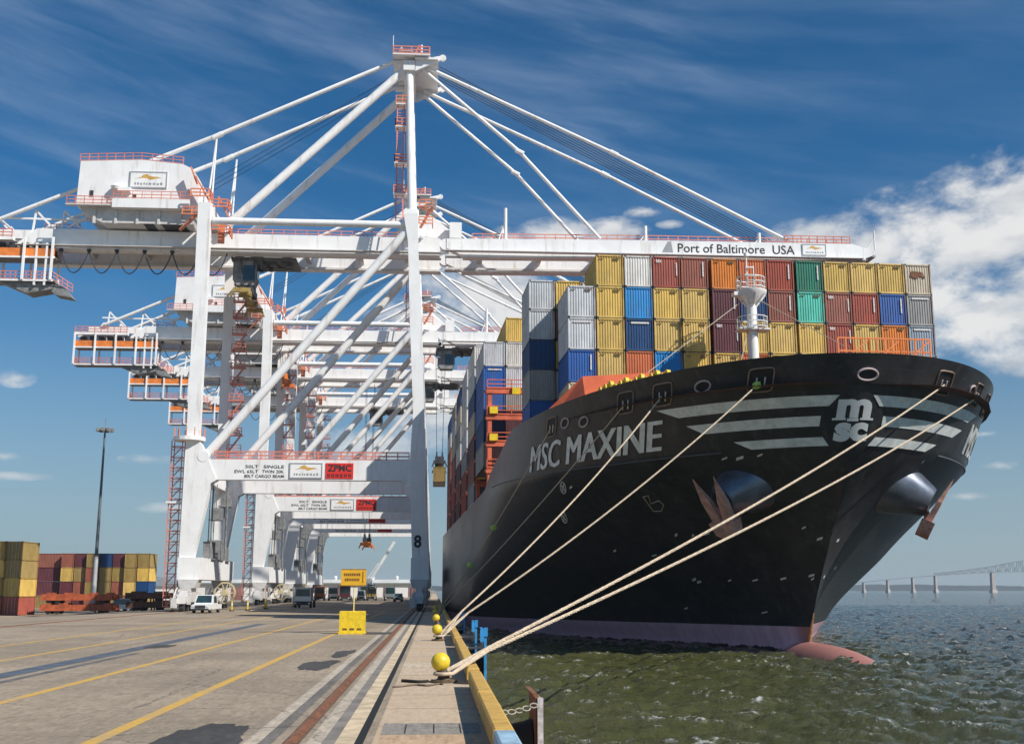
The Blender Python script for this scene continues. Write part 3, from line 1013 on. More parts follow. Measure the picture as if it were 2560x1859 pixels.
    P(b, 'cab_window', GLASS, cb)
    # lettering and maker's plates on the near portal beam
    b = B()
    yy = .09
    for tx, x0, x1, z in (('50LT', -25.3, -23.6, 18.65), ('SINGLE', -22.9, -20.2, 18.65), ('EWL 65LT', -26.7, -23.6, 18.0), ('TWIN 20K', -23.1, -20.2, 18.0), ('80LT CARGO BEAM', -25.4, -20.2, 17.38)):
        text_on_wall(b, tx, x0, x1, z, z + .42, yy, .01)
    P(b, 'load_lettering', INK)
    b = B()
    emblem(b, -19.5, -15.1, 17.3, 19.4, .04)
    P(b, 'emblem_board', [WHITE, GREYINK, GOLD])
    b = B()
    b.box(-14.7, -11.0, .04, .1, 17.3, 19.4, 0)
    text_on_wall(b, 'ZPMC', -14.45, -11.25, 18.25, 19.2, .03, .035, 1)
    for k in range(6):
        x = -14.45 + k * .56
        b.box(x, x + .1, .02, .03, 17.5, 17.95, 1)
        b.box(x + .15, x + .38, .02, .03, 17.82, 17.92, 1)
        b.box(x + .15, x + .38, .02, .03, 17.5 + .06 * (k % 3), 17.6 + .06 * (k % 3), 1)
        b.box(x + .22, x + .31, .022, .032, 17.5, 17.9, 1)
    P(b, 'maker_plate', [SIGNRED, INK])
    b = B()
    text_on_wall(b, 'Port of Baltimore  USA', 35.6, 53.4, 52.05, 53.45, GY[0] - .62, .012)
    P(b, 'boom_lettering', INK)
    b = B()
    emblem(b, 54.5, 58.2, 51.95, 53.75, GY[0] - .7)
    P(b, 'emblem_board', [WHITE, GREYINK, GOLD])
    b = B().add([(33.2, GY[0] - .62, 52.0), (34.9, GY[0] - .62, 52.0), (34.6, GY[0] - .62, 53.7), (34.1, GY[0] - .62, 53.7)], [(0, 1, 2, 3)])
    P(b, 'grey_mark', GREYINK)


LABELS = ['white quay crane with the black 8 on its leg, first of the row',
          'white quay crane second in the row, directly behind the one numbered 8',
          'white quay crane third in the row along the quay, orange headblock under its portal',
          'white quay crane at the far end of the row, smallest in the picture']
cranes = []
c0 = thing('quay_crane', LABELS[0], 'crane', (CO[0], CRANE_Y[0] + CO[1], 0), group='white cranes standing in a row along the quay')
crane_parts(c0)
cranes.append(c0)
for k in (1, 2, 3):
    c = dup(c0)
    c.location = (CO[0], CRANE_Y[k] + CO[1], 0)
    c['label'] = LABELS[k]
    cranes.append(c)
    for ch in c.children:
        if ch.name.startswith('trolley') and not ch.name.startswith('trolley_rail'):
            ch.location.x += (0, 30, 26, 12)[k]
b8 = MB(CO)
text_on_wall(b8, '8', -2.75, -1.75, 8.2, 9.9, -.02, .03)
b8.obj('leg_number', INK, c0)


def spreader(loc, label, col, ropes, w=12.2):
    """head block and spreader hanging on ropes; loc is its lowest point"""
    t = thing('container_spreader', label, 'spreader', loc, group='spreaders hanging under the cranes')
    b = MB()
    b.box(-.9, .9, -2.2, 2.2, 1.5, 2.4)
    for y in (-1.6, 1.6):
        for x in (-.55, .55):
            b.lathe([(.1, -.15), (.62, -.15), (.62, .15), (.1, .15)], 14, (x, y, 2.75), (1, 0, 0))
    b.obj('head_block', DARKM, t)
    b = MB()
    b.box(-.45, .45, -w / 2 + .6, w / 2 - .6, .75, 1.35)
    for y in (-w / 2, w / 2 - .5):
        b.box(-1.22, 1.22, y, y + .5, .55, 1.15)
    for y in (-3, 3):
        b.box(-.9, .9, y - .3, y + .3, .6, 1.45)
    fr = b.obj('spreader_frame', col, t)
    for x in (-1.15, 1.15):
        for y in (-w / 2 + .1, w / 2 - .1):
            f = MB().prism([(x - .16, .6), (x + .16, .6), (x + .3 * (1 if x > 0 else -1) + .1, -.1), (x + .3 * (1 if x > 0 else -1) - .1, -.1)], y - .25, y + .25)
            f.obj('corner_flipper', col, t)
    b = MB()
    for x in (-.55, .55):
        for y in (-1.6, 1.6):
            b.tube([(x, y, 3.1), (x * 1.8, y * 1.3, ropes)], .05, 5)
    b.obj('hoist_rope', ROPEW, t)
    return t


spreader((-27.8, 162, 43.6), 'yellow and black spreader parked high under the cab of the crane numbered 8', mat('dull_mustard', (.36, .25, .07), .6, var=.4, scale=1.5), 6.6)
spreader((-30.5, 224, 43.2), 'orange spreader hoisted high under the girder of the second crane', ORANGE, 7.0)
spreader((-15.6, 263.5, 12.0), 'orange spreader hanging empty inside the portal of the third crane', ORANGE, 38.2)
spreader((.75, 224, 26.3), 'dark spreader holding a mustard container over the ship rail', DARKM, 23.8)

# ================================================================== the container ship
PSI = R(2.0)
SO = Vector((28.9, 71.12, 0))
HZ = np.array([-6, -2, 0, 6.3, 12.4, 18.6])
HS = np.array([15.2, 14.6, 13.7, 9.04, 3.55, 0.])
HL = np.array([63, 63.5, 63, 51., 43.9, 48.7])
HP = np.array([1.45, 1.5, 1.62, 1.68, 2.15, 2.27])
HQ = np.array([1.3, 1.27, 1.2, .87, .636, .465])
HB = 21.8


def hermite(z, xs, ys):
    z = np.clip(np.asarray(z, float), xs[0], xs[-1])
    i = np.clip(np.searchsorted(xs, z) - 1, 0, len(xs) - 2)
    d = np.diff(ys) / np.diff(xs)
    m = np.empty(len(xs))
    m[0], m[-1] = d[0], d[-1]
    for k in range(1, len(xs) - 1):
        m[k] = 0 if d[k - 1] * d[k] <= 0 else 2 * d[k - 1] * d[k] / (d[k - 1] + d[k])
    h = xs[i + 1] - xs[i]
    t = (z - xs[i]) / h
    return ys[i] * (1 + 2 * t) * (1 - t) ** 2 + h * m[i] * t * (1 - t) ** 2 + ys[i + 1] * t * t * (3 - 2 * t) + h * m[i + 1] * t * t * (t - 1)


def lev(z, A):
    z = np.asarray(z, float)
    return np.where(z <= 12.4, hermite(z, HZ[:5], A[:5]), np.interp(z, HZ[4:], A[4:]))


def half(w, z):
    """half breadth of the hull w metres behind the nose, z above the quay"""
    t = np.clip((w - lev(z, HS)) / lev(z, HL), 0, 1)
    b = HB * (1 - (1 - t) ** lev(z, HP)) ** lev(z, HQ)
    q = np.clip((np.asarray(w, float) - 150) / 80, 0, 1)
    return b * (1 - 0.42 * q * q)


def W(u, w, z):
    """ship coordinates (to starboard u, aft w, up z) to the world"""
    return Vector((SO.x + u * math.cos(PSI) - w * math.sin(PSI), SO.y + u * math.sin(PSI) + w * math.cos(PSI), z))


DG = np.concatenate([[0], np.geomspace(.004, 1.2, 26), np.linspace(1.4, 60, 120)])
ZG = np.linspace(-2, 18.6, 207)
ARCS = []
for zz in ZG:
    ws = lev(zz, HS) + DG
    bs = half(ws, zz)
    ARCS.append((np.concatenate([[0], np.cumsum(np.hypot(np.diff(ws), np.diff(bs)))]), ws, bs))


def hull_uw(s, z):
    f = (z + 2) / 20.6 * 206
    i = int(max(0, min(205, math.floor(f))))
    t = f - i
    r = []
    for k in (i, i + 1):
        a, ws, bs = ARCS[k]
        r.append((np.interp(abs(s), a, bs), np.interp(abs(s), a, ws)))
    return (1 - t) * r[0][0] + t * r[1][0], (1 - t) * r[0][1] + t * r[1][1]


def hull_pt(s, z, off=0.0):
    """point on the shell: s is the girth from the stem along the level z (negative towards the quay)"""
    sg = -1 if s < 0 else 1
    b, w = hull_uw(s, z)
    p = Vector((sg * b, w, z))
    if off:
        e = 0.06
        b1, w1 = hull_uw(abs(s) + e, z)
        b0, w0 = hull_uw(max(abs(s) - e, 0), z)
        ts = Vector((b1 - b0, w1 - w0, 0))
        if abs(s) < e:
            ts = Vector((1, 0, 0))
        b2, w2 = hull_uw(s, z + e)
        tz = Vector((b2 - b, w2 - w, e))
        n = ts.cross(tz)
        n.normalize()
        if n.y > 0 and abs(s) < 3 or n.x < 0 and abs(s) >= 3:
            n = -n
        n.x *= sg
        p += n * off
    return p


def top_z(w):
    if w < 31:
        return 18.25 - .03 * w
    return float(np.interp(w, [31, 33, 35.5, 38.5, 42, 45, 47.5, 50], [17.32, 16.75, 15.85, 15.1, 14.4, 13.75, 13.35, 13.25]))


def hull_material():
    m = bpy.data.materials.new('ship_hull_paint')
    m.use_nodes = True
    t = NT(m.node_tree)
    co = t.new('ShaderNodeTexCoord').outputs['Object']
    x, y, z = t.sep(co)
    n = t.noise(co, 0.5, 5, 0.6)
    st = t.noise(t.mapping(co, (1, 1, 0.06)), 1.3, 6, 0.65)
    blk = t.mix(t.step(n, .35, .7), (0.030, 0.030, 0.032), (0.046, 0.046, 0.048))
    blk = t.mix(t.math('MULTIPLY', t.step(st, .50, .76), .40), blk, (0.12, 0.12, 0.115))
    rs = t.noise(t.mapping(co, (1, 1, 0.05), loc=(3, 7, 0)), 2.1, 6, 0.7)
    blk = t.mix(t.math('MULTIPLY', t.step(rs, .60, .74), .45), blk, (0.12, 0.055, 0.028))
    pk = t.mix(t.step(st, .38, .66), (0.78, 0.43, 0.52), (0.88, 0.55, 0.61))
    pk = t.mix(t.math('MULTIPLY', t.step(n, .5, .7), .4), pk, (0.62, 0.36, 0.46))
    alg = t.mix(n, (0.035, 0.018, 0.022), (0.06, 0.035, 0.035))
    zt = t.math('ADD', z, t.math('MULTIPLY', t.math('SUBTRACT', y, 12), .008))
    rag = t.math('ADD', zt, t.math('MULTIPLY', t.math('SUBTRACT', t.noise(t.mapping(co, (1, 1, .3)), .9, 7, .7), .5), 1.1))
    c = t.mix(t.step(rag, -1.62, -1.68, smooth=False), pk, alg)
    # the bulb and the foremost shell stay pink-brown
    c = t.mix(t.step(y, 16.5, 14.5), c, t.mix(n, (0.42, 0.17, 0.15), (0.50, 0.24, 0.21)))
    c = t.mix(t.step(zt, -.02, .02, smooth=False), c, blk)
    # rust weeping down the stem bar
    p = t.new('ShaderNodeBsdfPrincipled')
    t.put(p.inputs['Base Color'], c)
    t.put(p.inputs['Roughness'], t.math('MULTIPLY_ADD', n, .16, .27))
    p.inputs['Specular IOR Level'].default_value = .30
    b = t.new('ShaderNodeBump')
    b.inputs['Strength'].default_value = .55
    b.inputs['Distance'].default_value = .07
    # plating: faint panel lines and dents
    br = t.new('ShaderNodeTexBrick')
    t.put(br.inputs['Vector'], t.comb(t.math('ADD', x, y), z, 0))
    br.inputs['Scale'].default_value = .36
    br.inputs['Mortar Size'].default_value = .006
    br.inputs['Color1'].default_value = br.inputs['Color2'].default_value = (1, 1, 1, 1)
    br.inputs['Mortar'].default_value = (0, 0, 0, 1)
    hgt = t.math('ADD', t.math('MULTIPLY', br.outputs['Color'], .25), t.noise(t.mapping(co, (1, 1, .5)), .55, 3, .5))
    t.put(b.inputs['Height'], hgt)
    t.t.links.new(b.outputs[0], p.inputs['Normal'])
    t.t.links.new(p.outputs[0], t.new('ShaderNodeOutputMaterial').inputs[0])
    return m


HULL = hull_material()
HULLBLACK = mat('hull_black_paint', (0.012, 0.012, 0.014), .35, var=.25)
SHIPW = mat('ship_white_paint', (0.78, 0.76, 0.73), .5, var=.08, scale=1.2, dirt=(0.4, 0.3, 0.2), dirt_amt=.5, streak=True)
SILVER = mat('faded_white_lettering', (0.74, 0.76, 0.74), .55, var=.18, scale=1.4, dirt=(.2, .2, .2), dirt_amt=.35, streak=True)
DECKRED = mat('deck_orange_red', (0.72, 0.15, 0.06), .6, var=.16, scale=.8, dirt=(.35, .1, .05), dirt_amt=.3)
LASHRED = mat('lashing_bridge_red', (0.62, 0.13, 0.06), .6, var=.25, scale=.8)
ANCH = mat('anchor_rust_brown', (0.52, 0.28, 0.22), .75, var=.35, scale=1.5, dirt=(.14, .06, .04), dirt_amt=.6)
BRASS = mat('worn_rail_brown', (0.33, 0.22, 0.16), .6, var=.3, scale=3)
DECKG = mat('deck_dark', (0.10, 0.05, 0.04), .8, var=.3)
LIME = mat('lime_tape', (0.42, 0.62, 0.10), .7)

ship = thing('container_ship', 'black container ship with silver stripes on its bow, MSC MAXINE, moored at the quay', 'ship', SO, PSI)


def build_hull():
    dk = np.concatenate([[0], np.geomspace(.004, 1.0, 22), np.geomspace(1.25, 48, 60), np.linspace(52, 230, 46)])
    v = np.concatenate([np.linspace(0, .74, 34), np.linspace(.765, 1, 16)])
    rows = len(v)
    vs, fs = [], []
    for sg in (-1, 1):
        base = len(vs)
        for d in dk:
            zt = top_z(d)
            for q in v:
                z = -6 + q * (zt + 6)
                w = float(lev(z, HS)) + d
                vs.append((sg * float(half(w, z)), w, z))
        for i in range(len(dk) - 1):
            for j in range(rows - 1):
                a = base + i * rows + j
                fs.append((a, a + rows, a + rows + 1, a + 1))
        # inner face of the bulwark and its rim
        b2 = len(vs)
        for i, d in enumerate(dk):
            zt = top_z(d)
            w = float(lev(zt, HS)) + d
            b = max(float(half(w, zt)) - .28, 0)
            wi = w + (.28 if d < 3 else 0)
            vs.append((sg * b, wi, zt))
            zi = zt - 1.75 if d < 38 else zt - .6
            di = max(d, 1.2)
            vs.append((sg * max(float(half(float(lev(zi, HS)) + di, zi)) - .45, 0), float(lev(zi, HS)) + di + .5, zi))
        for i in range(len(dk) - 1):
            a = base + i * rows + rows - 1
            fs.append((a, a + rows, b2 + 2 * i + 2, b2 + 2 * i))
            fs.append((b2 + 2 * i, b2 + 2 * i + 2, b2 + 2 * i + 3, b2 + 2 * i + 1))
    b = MB()
    b.add(vs, fs)
    # transom
    n0 = (len(dk) - 1) * rows
    half_n = len(vs) // 2
    ring = [n0 + j for j in range(rows)] + [half_n + n0 + j for j in range(rows - 1, -1, -1)]
    b.f.append(tuple(ring))
    b.mi.append(0)
    o = b.obj('hull', HULL, ship, True)
    o.data.set_sharp_from_angle(angle=R(55))
    # bulbous bow
    b = MB()
    n, mm = 28, 40
    vs, fs = [], []
    for i in range(mm + 1):
        th = math.pi * i / mm
        wv = 13.6 - 16.2 * math.cos(th) * (1 if math.cos(th) > 0 else .6)
        r = math.sin(th) ** .8
        for k in range(n):
            a = 2 * math.pi * k / n
            vs.append((2.9 * r * math.cos(a), wv, -5.25 + 4.15 * r * math.sin(a)))
    for i in range(mm):
        for k in range(n):
            fs.append((i * n + k, i * n + (k + 1) % n, (i + 1) * n + (k + 1) % n, (i + 1) * n + k))
    b.add(vs, fs)
    b.obj('bulbous_bow', HULL, ship, True)
    # decks
    b = MB()
    outl = [(w, float(half(w, top_z(w)))) for w in (1.2, 2, 3, 5, 8, 12, 16, 20, 25, 30, 36)]
    pts = [(-q + .3, w, 16.35) for w, q in outl] + [(q - .3, w, 16.35) for w, q in reversed(outl)]
    b.add(pts, [tuple(range(len(pts)))])
    pts = [(-q + .3, w, 13.25) for w, q in [(w, float(half(w, 13.6))) for w in (36, 45, 60, 100, 150, 180, 228)]]
    pts += [(-x, w, z) for x, w, z in reversed(pts)]
    b.add(pts, [tuple(range(len(pts)))])
    b.add([(-20, 36, 13.25), (20, 36, 13.25), (20, 36, 16.35), (-20, 36, 16.35)], [(0, 1, 2, 3)])
    b.obj('deck', DECKG, ship)
    # rubbing strake along the knuckle, both sides
    for sg in (-1, 1):
        pts = [tuple(hull_pt(sg * s, 12.4 + max(0, (s - 20)) * .018, .03)) for s in np.linspace(9.5, 48, 60)]
        MB().tube(pts, .055, 6).obj('rubbing_strake', mat('strake_grey', (.10, .10, .11), .5), ship, True)


build_hull()


def hull_text(body, s0, s1, z0, z1, bold, cuts, name, m, top_shift=0.0, off=.035):
    vs, fs = text_geo(body, bold, cuts)
    b = MB()
    for q, ds in enumerate((0, .09, .18, .27)):
        b.add([tuple(hull_pt(s0 + ds + x * (s1 - s0 - .27), z0 + y * (z1 - z0), off + .012 * q)) for x, y, _ in vs], fs)
    return b.obj(name, m, ship)


def hull_patch(corners, name, m, nu=24, nv=3, off=.03):
    """four corners (s, z): bottom-start, bottom-end, top-end, top-start"""
    a, b_, c, d = [Vector((*q, 0)) for q in corners]
    vs, fs = [], []
    for j in range(nv + 1):
        for i in range(nu + 1):
            p = a.lerp(b_, i / nu).lerp(d.lerp(c, i / nu), j / nv)
            vs.append(tuple(hull_pt(p.x, p.y, off)))
    for j in range(nv):
        for i in range(nu):
            k = j * (nu + 1) + i
            fs.append((k, k + 1, k + nu + 2, k + nu + 1))
    return MB().add(vs, fs).obj(name, m, ship, True)


hull_text('MSC MAXINE', -33.6, -14.7, 12.95, 15.05, 0.0, 60, 'name_lettering', SILVER)
hull_text('MSC MAXINE', 15.2, 34.0, 13.05, 15.15, 0.0, 60, 'name_lettering', SILVER)
for z0, z1, e0, e1 in ((15.0, 15.68, 13.3, 15.4), (13.75, 14.40, 11.0, 12.6), (12.48, 13.05, 7.2, 8.6)):
    i0 = {15.0: 1.75, 13.75: 2.18, 12.48: 1.35}[z0]
    i1 = {15.0: 1.15, 13.75: 2.18, 12.48: 1.85}[z0]
    for sg in (-1, 1):
        hull_patch([(sg * i0 - .5, z0), (sg * e0, z0), (sg * e1, z1), (sg * i1 - .5, z1)], 'hull_stripe', SILVER)
# emblem at the stem: slab m over sc
b = MB()
for ch, s0, s1, z0, z1, bo in (('m', -1.18, 1.18, 14.22, 15.42, .05), ('sc', -1.15, 1.15, 12.72, 13.95, .055)):
    vs, fs = text_geo(ch, bo, 16)
    b.add([tuple(hull_pt(s0 - .5 + x * (s1 - s0), z0 + y * (z1 - z0), .04)) for x, y, _ in vs], fs)
for s0, s1, z0, z1 in ((-1.42, -.5, 14.10, 14.24), (-.42, .35, 14.02, 14.2), (.45, 1.42, 14.10, 14.24)):
    vs, fs = [], []
    for i in range(9):
        s = s0 - .5 + (s1 - s0) * i / 8
        vs += [tuple(hull_pt(s, z0, .04)), tuple(hull_pt(s, z1, .04))]
    b.add(vs, [(2 * i, 2 * i + 2, 2 * i + 3, 2 * i + 1) for i in range(8)])
b.obj('bow_emblem', mat('emblem_silver', (.80, .81, .80), .5, var=.06), ship)


def hull_ring(s, z, rs, rz, name, m, r=.07, power=4, off=.05, n=24, hole=True):
    """rounded frame on the shell with a dark opening inside"""
    pts = []
    for k in range(n + 1):
        a = 2 * math.pi * k / n
        cs, sn = math.cos(a), math.sin(a)
        q = (abs(cs) ** power + abs(sn) ** power) ** (-1 / power)
        pts.append((s + rs * q * cs, z + rz * q * sn))
    o = MB().tube([tuple(hull_pt(*p, off)) for p in pts], r, 6, caps=False).obj(name, m, ship, True)
    if hole:
        vs = [tuple(hull_pt(*p, .02)) for p in pts[:-1]] + [tuple(hull_pt(s, z, .02))]
        MB().add(vs, [(i, (i + 1) % n, n) for i in range(n)]).obj('opening', BLACK, o)
    return o


CHOCKS = [(-29.5, 16.15), (-18.7, 16.6), (-14.9, 16.7), (-7.1, 16.85), (6.75, 16.85), (12.8, 16.75), (17.5, 16.65)]
for s, z in CHOCKS:
    o = hull_ring(s, z, .88, .72, 'mooring_chock', BRASS, .055, 9)
    # two rollers and a sill inside the frame
    for ds in (-.28, .30):
        MB().tube([tuple(hull_pt(s + ds, z - .45, .03)), tuple(hull_pt(s + ds, z + .15, .03))], .05, 8).obj('roller', SHIPW, o, True)
for s, z in ((-27.0, 16.15), (-11.4, 16.83), (0, 16.95), (11.4, 16.83), (-24.0, 15.9)):
    hull_ring(s, z, .62 if s else .70, .36, 'panama_lead', mat('lead_pinkish_white', (.50, .40, .40), .5), .075, 2)
# small painted marks
b = MB()
pts = [(-1.05, .55), (-.45, .6), (-.3, .02), (.6, .2), (1.05, -.12), (.72, -.55), (-.15, -.52), (-1.05, .55)]
b.tube([tuple(hull_pt(-15.9 + p, 9.45 + q, .04)) for p, q in pts], .045, 5, caps=False)
b.obj('bulb_mark', mat('mark_cream', (.45, .38, .28), .6), ship)
for s, z in ((-28.2, 9.05), (-27.2, 11.3)):
    b = MB()
    b.tube([tuple(hull_pt(s + .42 * math.cos(2 * math.pi * k / 16), z + .42 * math.sin(2 * math.pi * k / 16), .05)) for k in range(17)], .05, 5, caps=False)
    for q in (-1, 1):
        b.tube([tuple(hull_pt(s + d * .3, z + q * d * .3, .05)) for d in (-1, 0, 1)], .06, 5)
    b.obj('thruster_mark', SILVER, ship)
rr = random.Random(9)
for s, z in ((-26.0, 11.25), (-14, 7.1), (-12.2, 7.0), (-10.8, 7.05), (-.9, 3.8), (-.75, 3.55), (-3.5, 3.6), (-6.3, 3.5), (-9.0, 3.5), (-13, 3.6), (-12.5, 3.4), (-.8, 6.4), (-2.2, 7.2), (-8, 12.0), (-9.2, 12.05), (-6.5, 12.1), (1.1, 6.3), (.9, 3.7), (-17, 5.6), (-22, 6.1), (7.8, 11.9), (-5.5, 1.0), (-15, 1.2), (3.4, 4.4)):
    b = MB()
    w, h = rr.uniform(.12, .34), rr.uniform(.05, .11)
    vs = [tuple(hull_pt(s + a * w, z + c * h + a * .05, .03)) for a, c in ((-1, -1), (1, -1), (1, 1), (-1, 1))]
    b.add(vs, [(0, 1, 2, 3)])
    b.obj('hull_mark', SILVER, ship)
# rust-stained stem bar
pts = [tuple(hull_pt(0, z, .02)) for z in np.linspace(-1.6, 1.0, 9)]
MB().tube(pts, [.13, .13, .12, .12, .11, .1, .08, .06, .04], 8).obj('stem_bar', mat('stem_rust_yellow', (.52, .27, .10), .7, var=.4, scale=2), ship, True)

# anchor bolsters and anchors, one on each bow
for sg in (-1, 1):
    c = hull_pt(sg * 7.7, 10.05)
    ax = Vector((sg * .80, -.38, -.46)).normalized()
    b = MB().lathe([(2.9, -3.2), (2.2, -.5), (1.15, 2.0), (1.05, 2.15), (.75, 2.15), (.65, 1.5)], 36, c, ax)
    bo = b.obj('anchor_bolster', mat('bolster_paint', (0.16, 0.175, 0.215), .33, metal=.6, var=.25, scale=.8), ship, True)
    e = c + ax * 2.3
    a = MB()
    dn = Vector((0, 0, -1))
    side = ax.cross(dn).normalized()
    up = side.cross(ax).normalized()
    if up.z < 0:
        up = -up
    k = e - up * 1.45 + ax * .25
    a.bar(e + up * .3 - ax * .8, k, .42)
    # crown block
    for q, m_ in ((-1, 0), (1, 0)):
        # flukes: tapered blades rising from the crown
        r0 = k + side * q * .55
        tip = k + side * q * 1.15 + up * 3.7 + ax * .35
        wv, tv = side * .46, ax * .24
        vs = [r0 - wv - tv, r0 + wv - tv, r0 + wv + tv, r0 - wv + tv]
        mid = r0.lerp(tip, .45)
        vs += [mid - wv * .95 - tv * .7, mid + wv * .95 - tv * .7, mid + wv * .95 + tv * .7, mid - wv * .95 + tv * .7, tip]
        a.add([tuple(p) for p in vs], [(3, 2, 1, 0), (0, 1, 5, 4), (1, 2, 6, 5), (2, 3, 7, 6), (3, 0, 4, 7), (4, 5, 8), (5, 6, 8), (6, 7, 8), (7, 4, 8)])
    vs = [tuple(k + side * x - up * y + ax * z) for z in (-.45, .5) for x, y in ((-1.25, -.1), (1.25, -.1), (.95, .85), (.35, 1.15), (-.35, 1.15), (-.95, .85))]
    a.add(vs, [(5, 4, 3, 2, 1, 0), (6, 7, 8, 9, 10, 11)] + [(i, (i + 1) % 6, (i + 1) % 6 + 6, i + 6) for i in range(6)])
    a.obj('anchor', ANCH, ship)

# breakwater and forecastle gear
for sg in (-1, 1):
    b = MB()
    b.add([(sg * x, y, z) for x, y, z in ((18.7, 23.4, 16.4), (18.7, 23.5, 17.7), (15.8, 22.2, 20.5), (15.8, 19.6, 16.4), (7.6, 19.4, 20.6), (7.6, 16.4, 16.4),
                                          (18.7, 23.9, 16.4), (18.7, 23.9, 17.7), (15.8, 22.7, 20.5), (15.8, 22.5, 16.4), (7.6, 19.9, 20.6), (7.6, 19.8, 16.4))],
          [(0, 1, 2, 3), (3, 2, 4, 5), (6, 9, 8, 7), (9, 11, 10, 8), (1, 7, 8, 2), (2, 8, 10, 4), (0, 6, 7, 1), (4, 10, 11, 5)])
    b.obj('breakwater', DECKRED, ship)
b = MB()
for x0, x1 in ((4.9, 7.6), (7.6, 10.3), (10.3, 12.9)):
    for zz in (21.1, 22.2, 23.3):
        b.bar((x0, 17.5, zz), (x1, 17.5, zz), .12)
    for x in np.linspace(x0, x1, 5):
        b.bar((x, 17.5, 16.4), (x, 17.5, 23.3), .12)
    b.bar((x0, 17.5, 21.1), (x1, 17.5, 23.2), .1)
b.obj('deck_railing', mat('rail_bright_orange', (.80, .22, .05), .6), ship)
b = MB()
for k in range(14):
    x = -15.4 + k * .36
    z = 18.15 + k * .06 + .15 * (k % 3)
    b.lathe([(.1, -.2), (.3, -.15), (.3, .15), (.1, .2)], 10, (x, 15.8 - k * .22, z), (1, .2, 0))
    b.bar((x, 15.8 - k * .22, 16.3), (x, 15.8 - k * .22, z), .12)
b.obj('winch', YELLOW, ship)

# foremast with its platforms
b = MB().tube([(-1.45, 20.2, 16.3), (-1.45, 20.2, 23.0), (-1.45, 20.2, 26.9)], [.48, .45, .42], 20)
fm = b.obj('foremast', SHIPW, ship, True)
b = MB().lathe([(.5, 0), (.8, .1), (.8, .18)], 16, (-1.45, 20.2, 24.3))
b.box(-2.75, -.1, 19.4, 20.9, 24.33, 24.45)
b.obj('mast_platform', SHIPW, fm, True)
b = MB().lathe([(.42, -.8), (1.3, .15), (1.34, .42), (1.2, .42)], 16, (-1.45, 20.2, 27.4))
for k in range(8):
    a = 2 * math.pi * k / 8
    b.bar((-1.45 + .45 * math.cos(a), 20.2 + .45 * math.sin(a), 26.5), (-1.45 + 1.25 * math.cos(a), 20.2 + 1.25 * math.sin(a), 27.5), .1)
b.box(-3.1, -2.2, 19.6, 20.4, 27.3, 27.6)
b.obj('mast_platform', SHIPW, fm, True)
b = MB()
for zz, rr_ in ((24.45, 1.3), (27.95, 1.2)):
    b = MB()
    pts = [(-1.45 + rr_ * math.cos(2 * math.pi * k / 12), 20.2 + rr_ * math.sin(2 * math.pi * k / 12), zz) for k in range(13)]
    b.rail(pts, 1.0, .6, .03)
    if zz < 25:
        b.obj('mast_fitting', SHIPW, fm)
b.tube([(-1.75, 20.2, 28), (-1.75, 20.2, 30.9)], .07, 6)
b.tube([(-1.15, 20.2, 28), (-1.15, 20.2, 30.1)], .05, 6)
b.bar((-2.0, 20.0, 29.2), (-.8, 20.0, 29.2), .12)
b.bar((-1.9, 20.0, 29.9), (-1.2, 20.0, 29.9), .1)
b.lathe([(.05, 0), (.2, .1), (.2, .4), (.05, .5)], 10, (-1.75, 20.2, 30.8))
b.obj('mast_fitting', SHIPW, fm)
b = MB()
for x0, z0, x1, w1, z1 in ((-1.9, 27.2, -11.6, 16, 19.7), (-1.0, 27.2, 9.5, 17, 20.2), (-1.9, 24.3, -6, 12, 16.5)):
    b.tube([(x0, 20.2, z0), (x1, w1, z1)], .035, 5)
b.obj('mast_stay', mat('stay_wire_tan', (.45, .38, .3), .6), fm)


def lashing_bridge(w, z1, full=True):
    b = MB()
    n = 9
    us = np.linspace(-21.2, 21.2, n)
    for u in us:
        b.box(u - .22, u + .22, w - .35, w + .35, 13.2, z1)
        b.box(u - .22, u + .22, w + 1.2, w + 1.5, 13.2, z1)
    for z in np.arange(15.6, z1 + .1, 2.95):
        b.box(-21.6, 21.6, w - .45, w + 1.55, z - .12, z + .12)
        b.box(-21.6, 21.6, w - .47, w - .36, z - .35, z + .35)
        b.rail([(-21.5, w - .5, z + .12), (21.5, w - .5, z + .12)], 1.05, 2.65, .045)
    o = b.obj('lashing_bridge', LASHRED, ship)
    b = MB()
    for u, z in ((-20.8, z1 - 2.4), (-20.8, z1 - 5.4), (-18.3, z1 - .2), (-15.4, z1 - 2.4), (-16.6, z1 + .8), (-13.5, z1 - .5)):
        b.box(u - .45, u + .45, w - .75, w - .48, z - .4, z + .35)
    b.obj('lashing_gear_box', YELLOW, o)


lashing_bridge(52.2, 24.6)
for w in (67.4, 82.6, 97.8, 113.0, 128.2):
    lashing_bridge(w + 1.8, 22.0)

# ================================================================== containers
CCOL = {
    'yellow': (0.60, 0.41, 0.105), 'mustard': (0.31, 0.215, 0.065), 'pale grey': (0.50, 0.52, 0.54), 'off-white': (0.62, 0.60, 0.56), 'brick red': (0.33, 0.062, 0.035),
    'brown-red': (0.29, 0.088, 0.055), 'orange-red': (0.50, 0.12, 0.03), 'maroon': (0.115, 0.028, 0.038), 'green': (0.0, 0.17, 0.10), 'turquoise': (0.09, 0.48, 0.37),
    'sky blue': (0.02, 0.24, 0.56), 'navy': (0.008, 0.055, 0.17), 'royal blue': (0.015, 0.10, 0.36), 'beige': (0.52, 0.44, 0.33), 'grey': (0.30, 0.30, 0.29),
    'blue-grey': (0.27, 0.32, 0.37), 'orange': (0.62, 0.20, 0.03), 'cream': (0.60, 0.52, 0.36)}
CM, SHELL, FRAME = {}, {}, {}


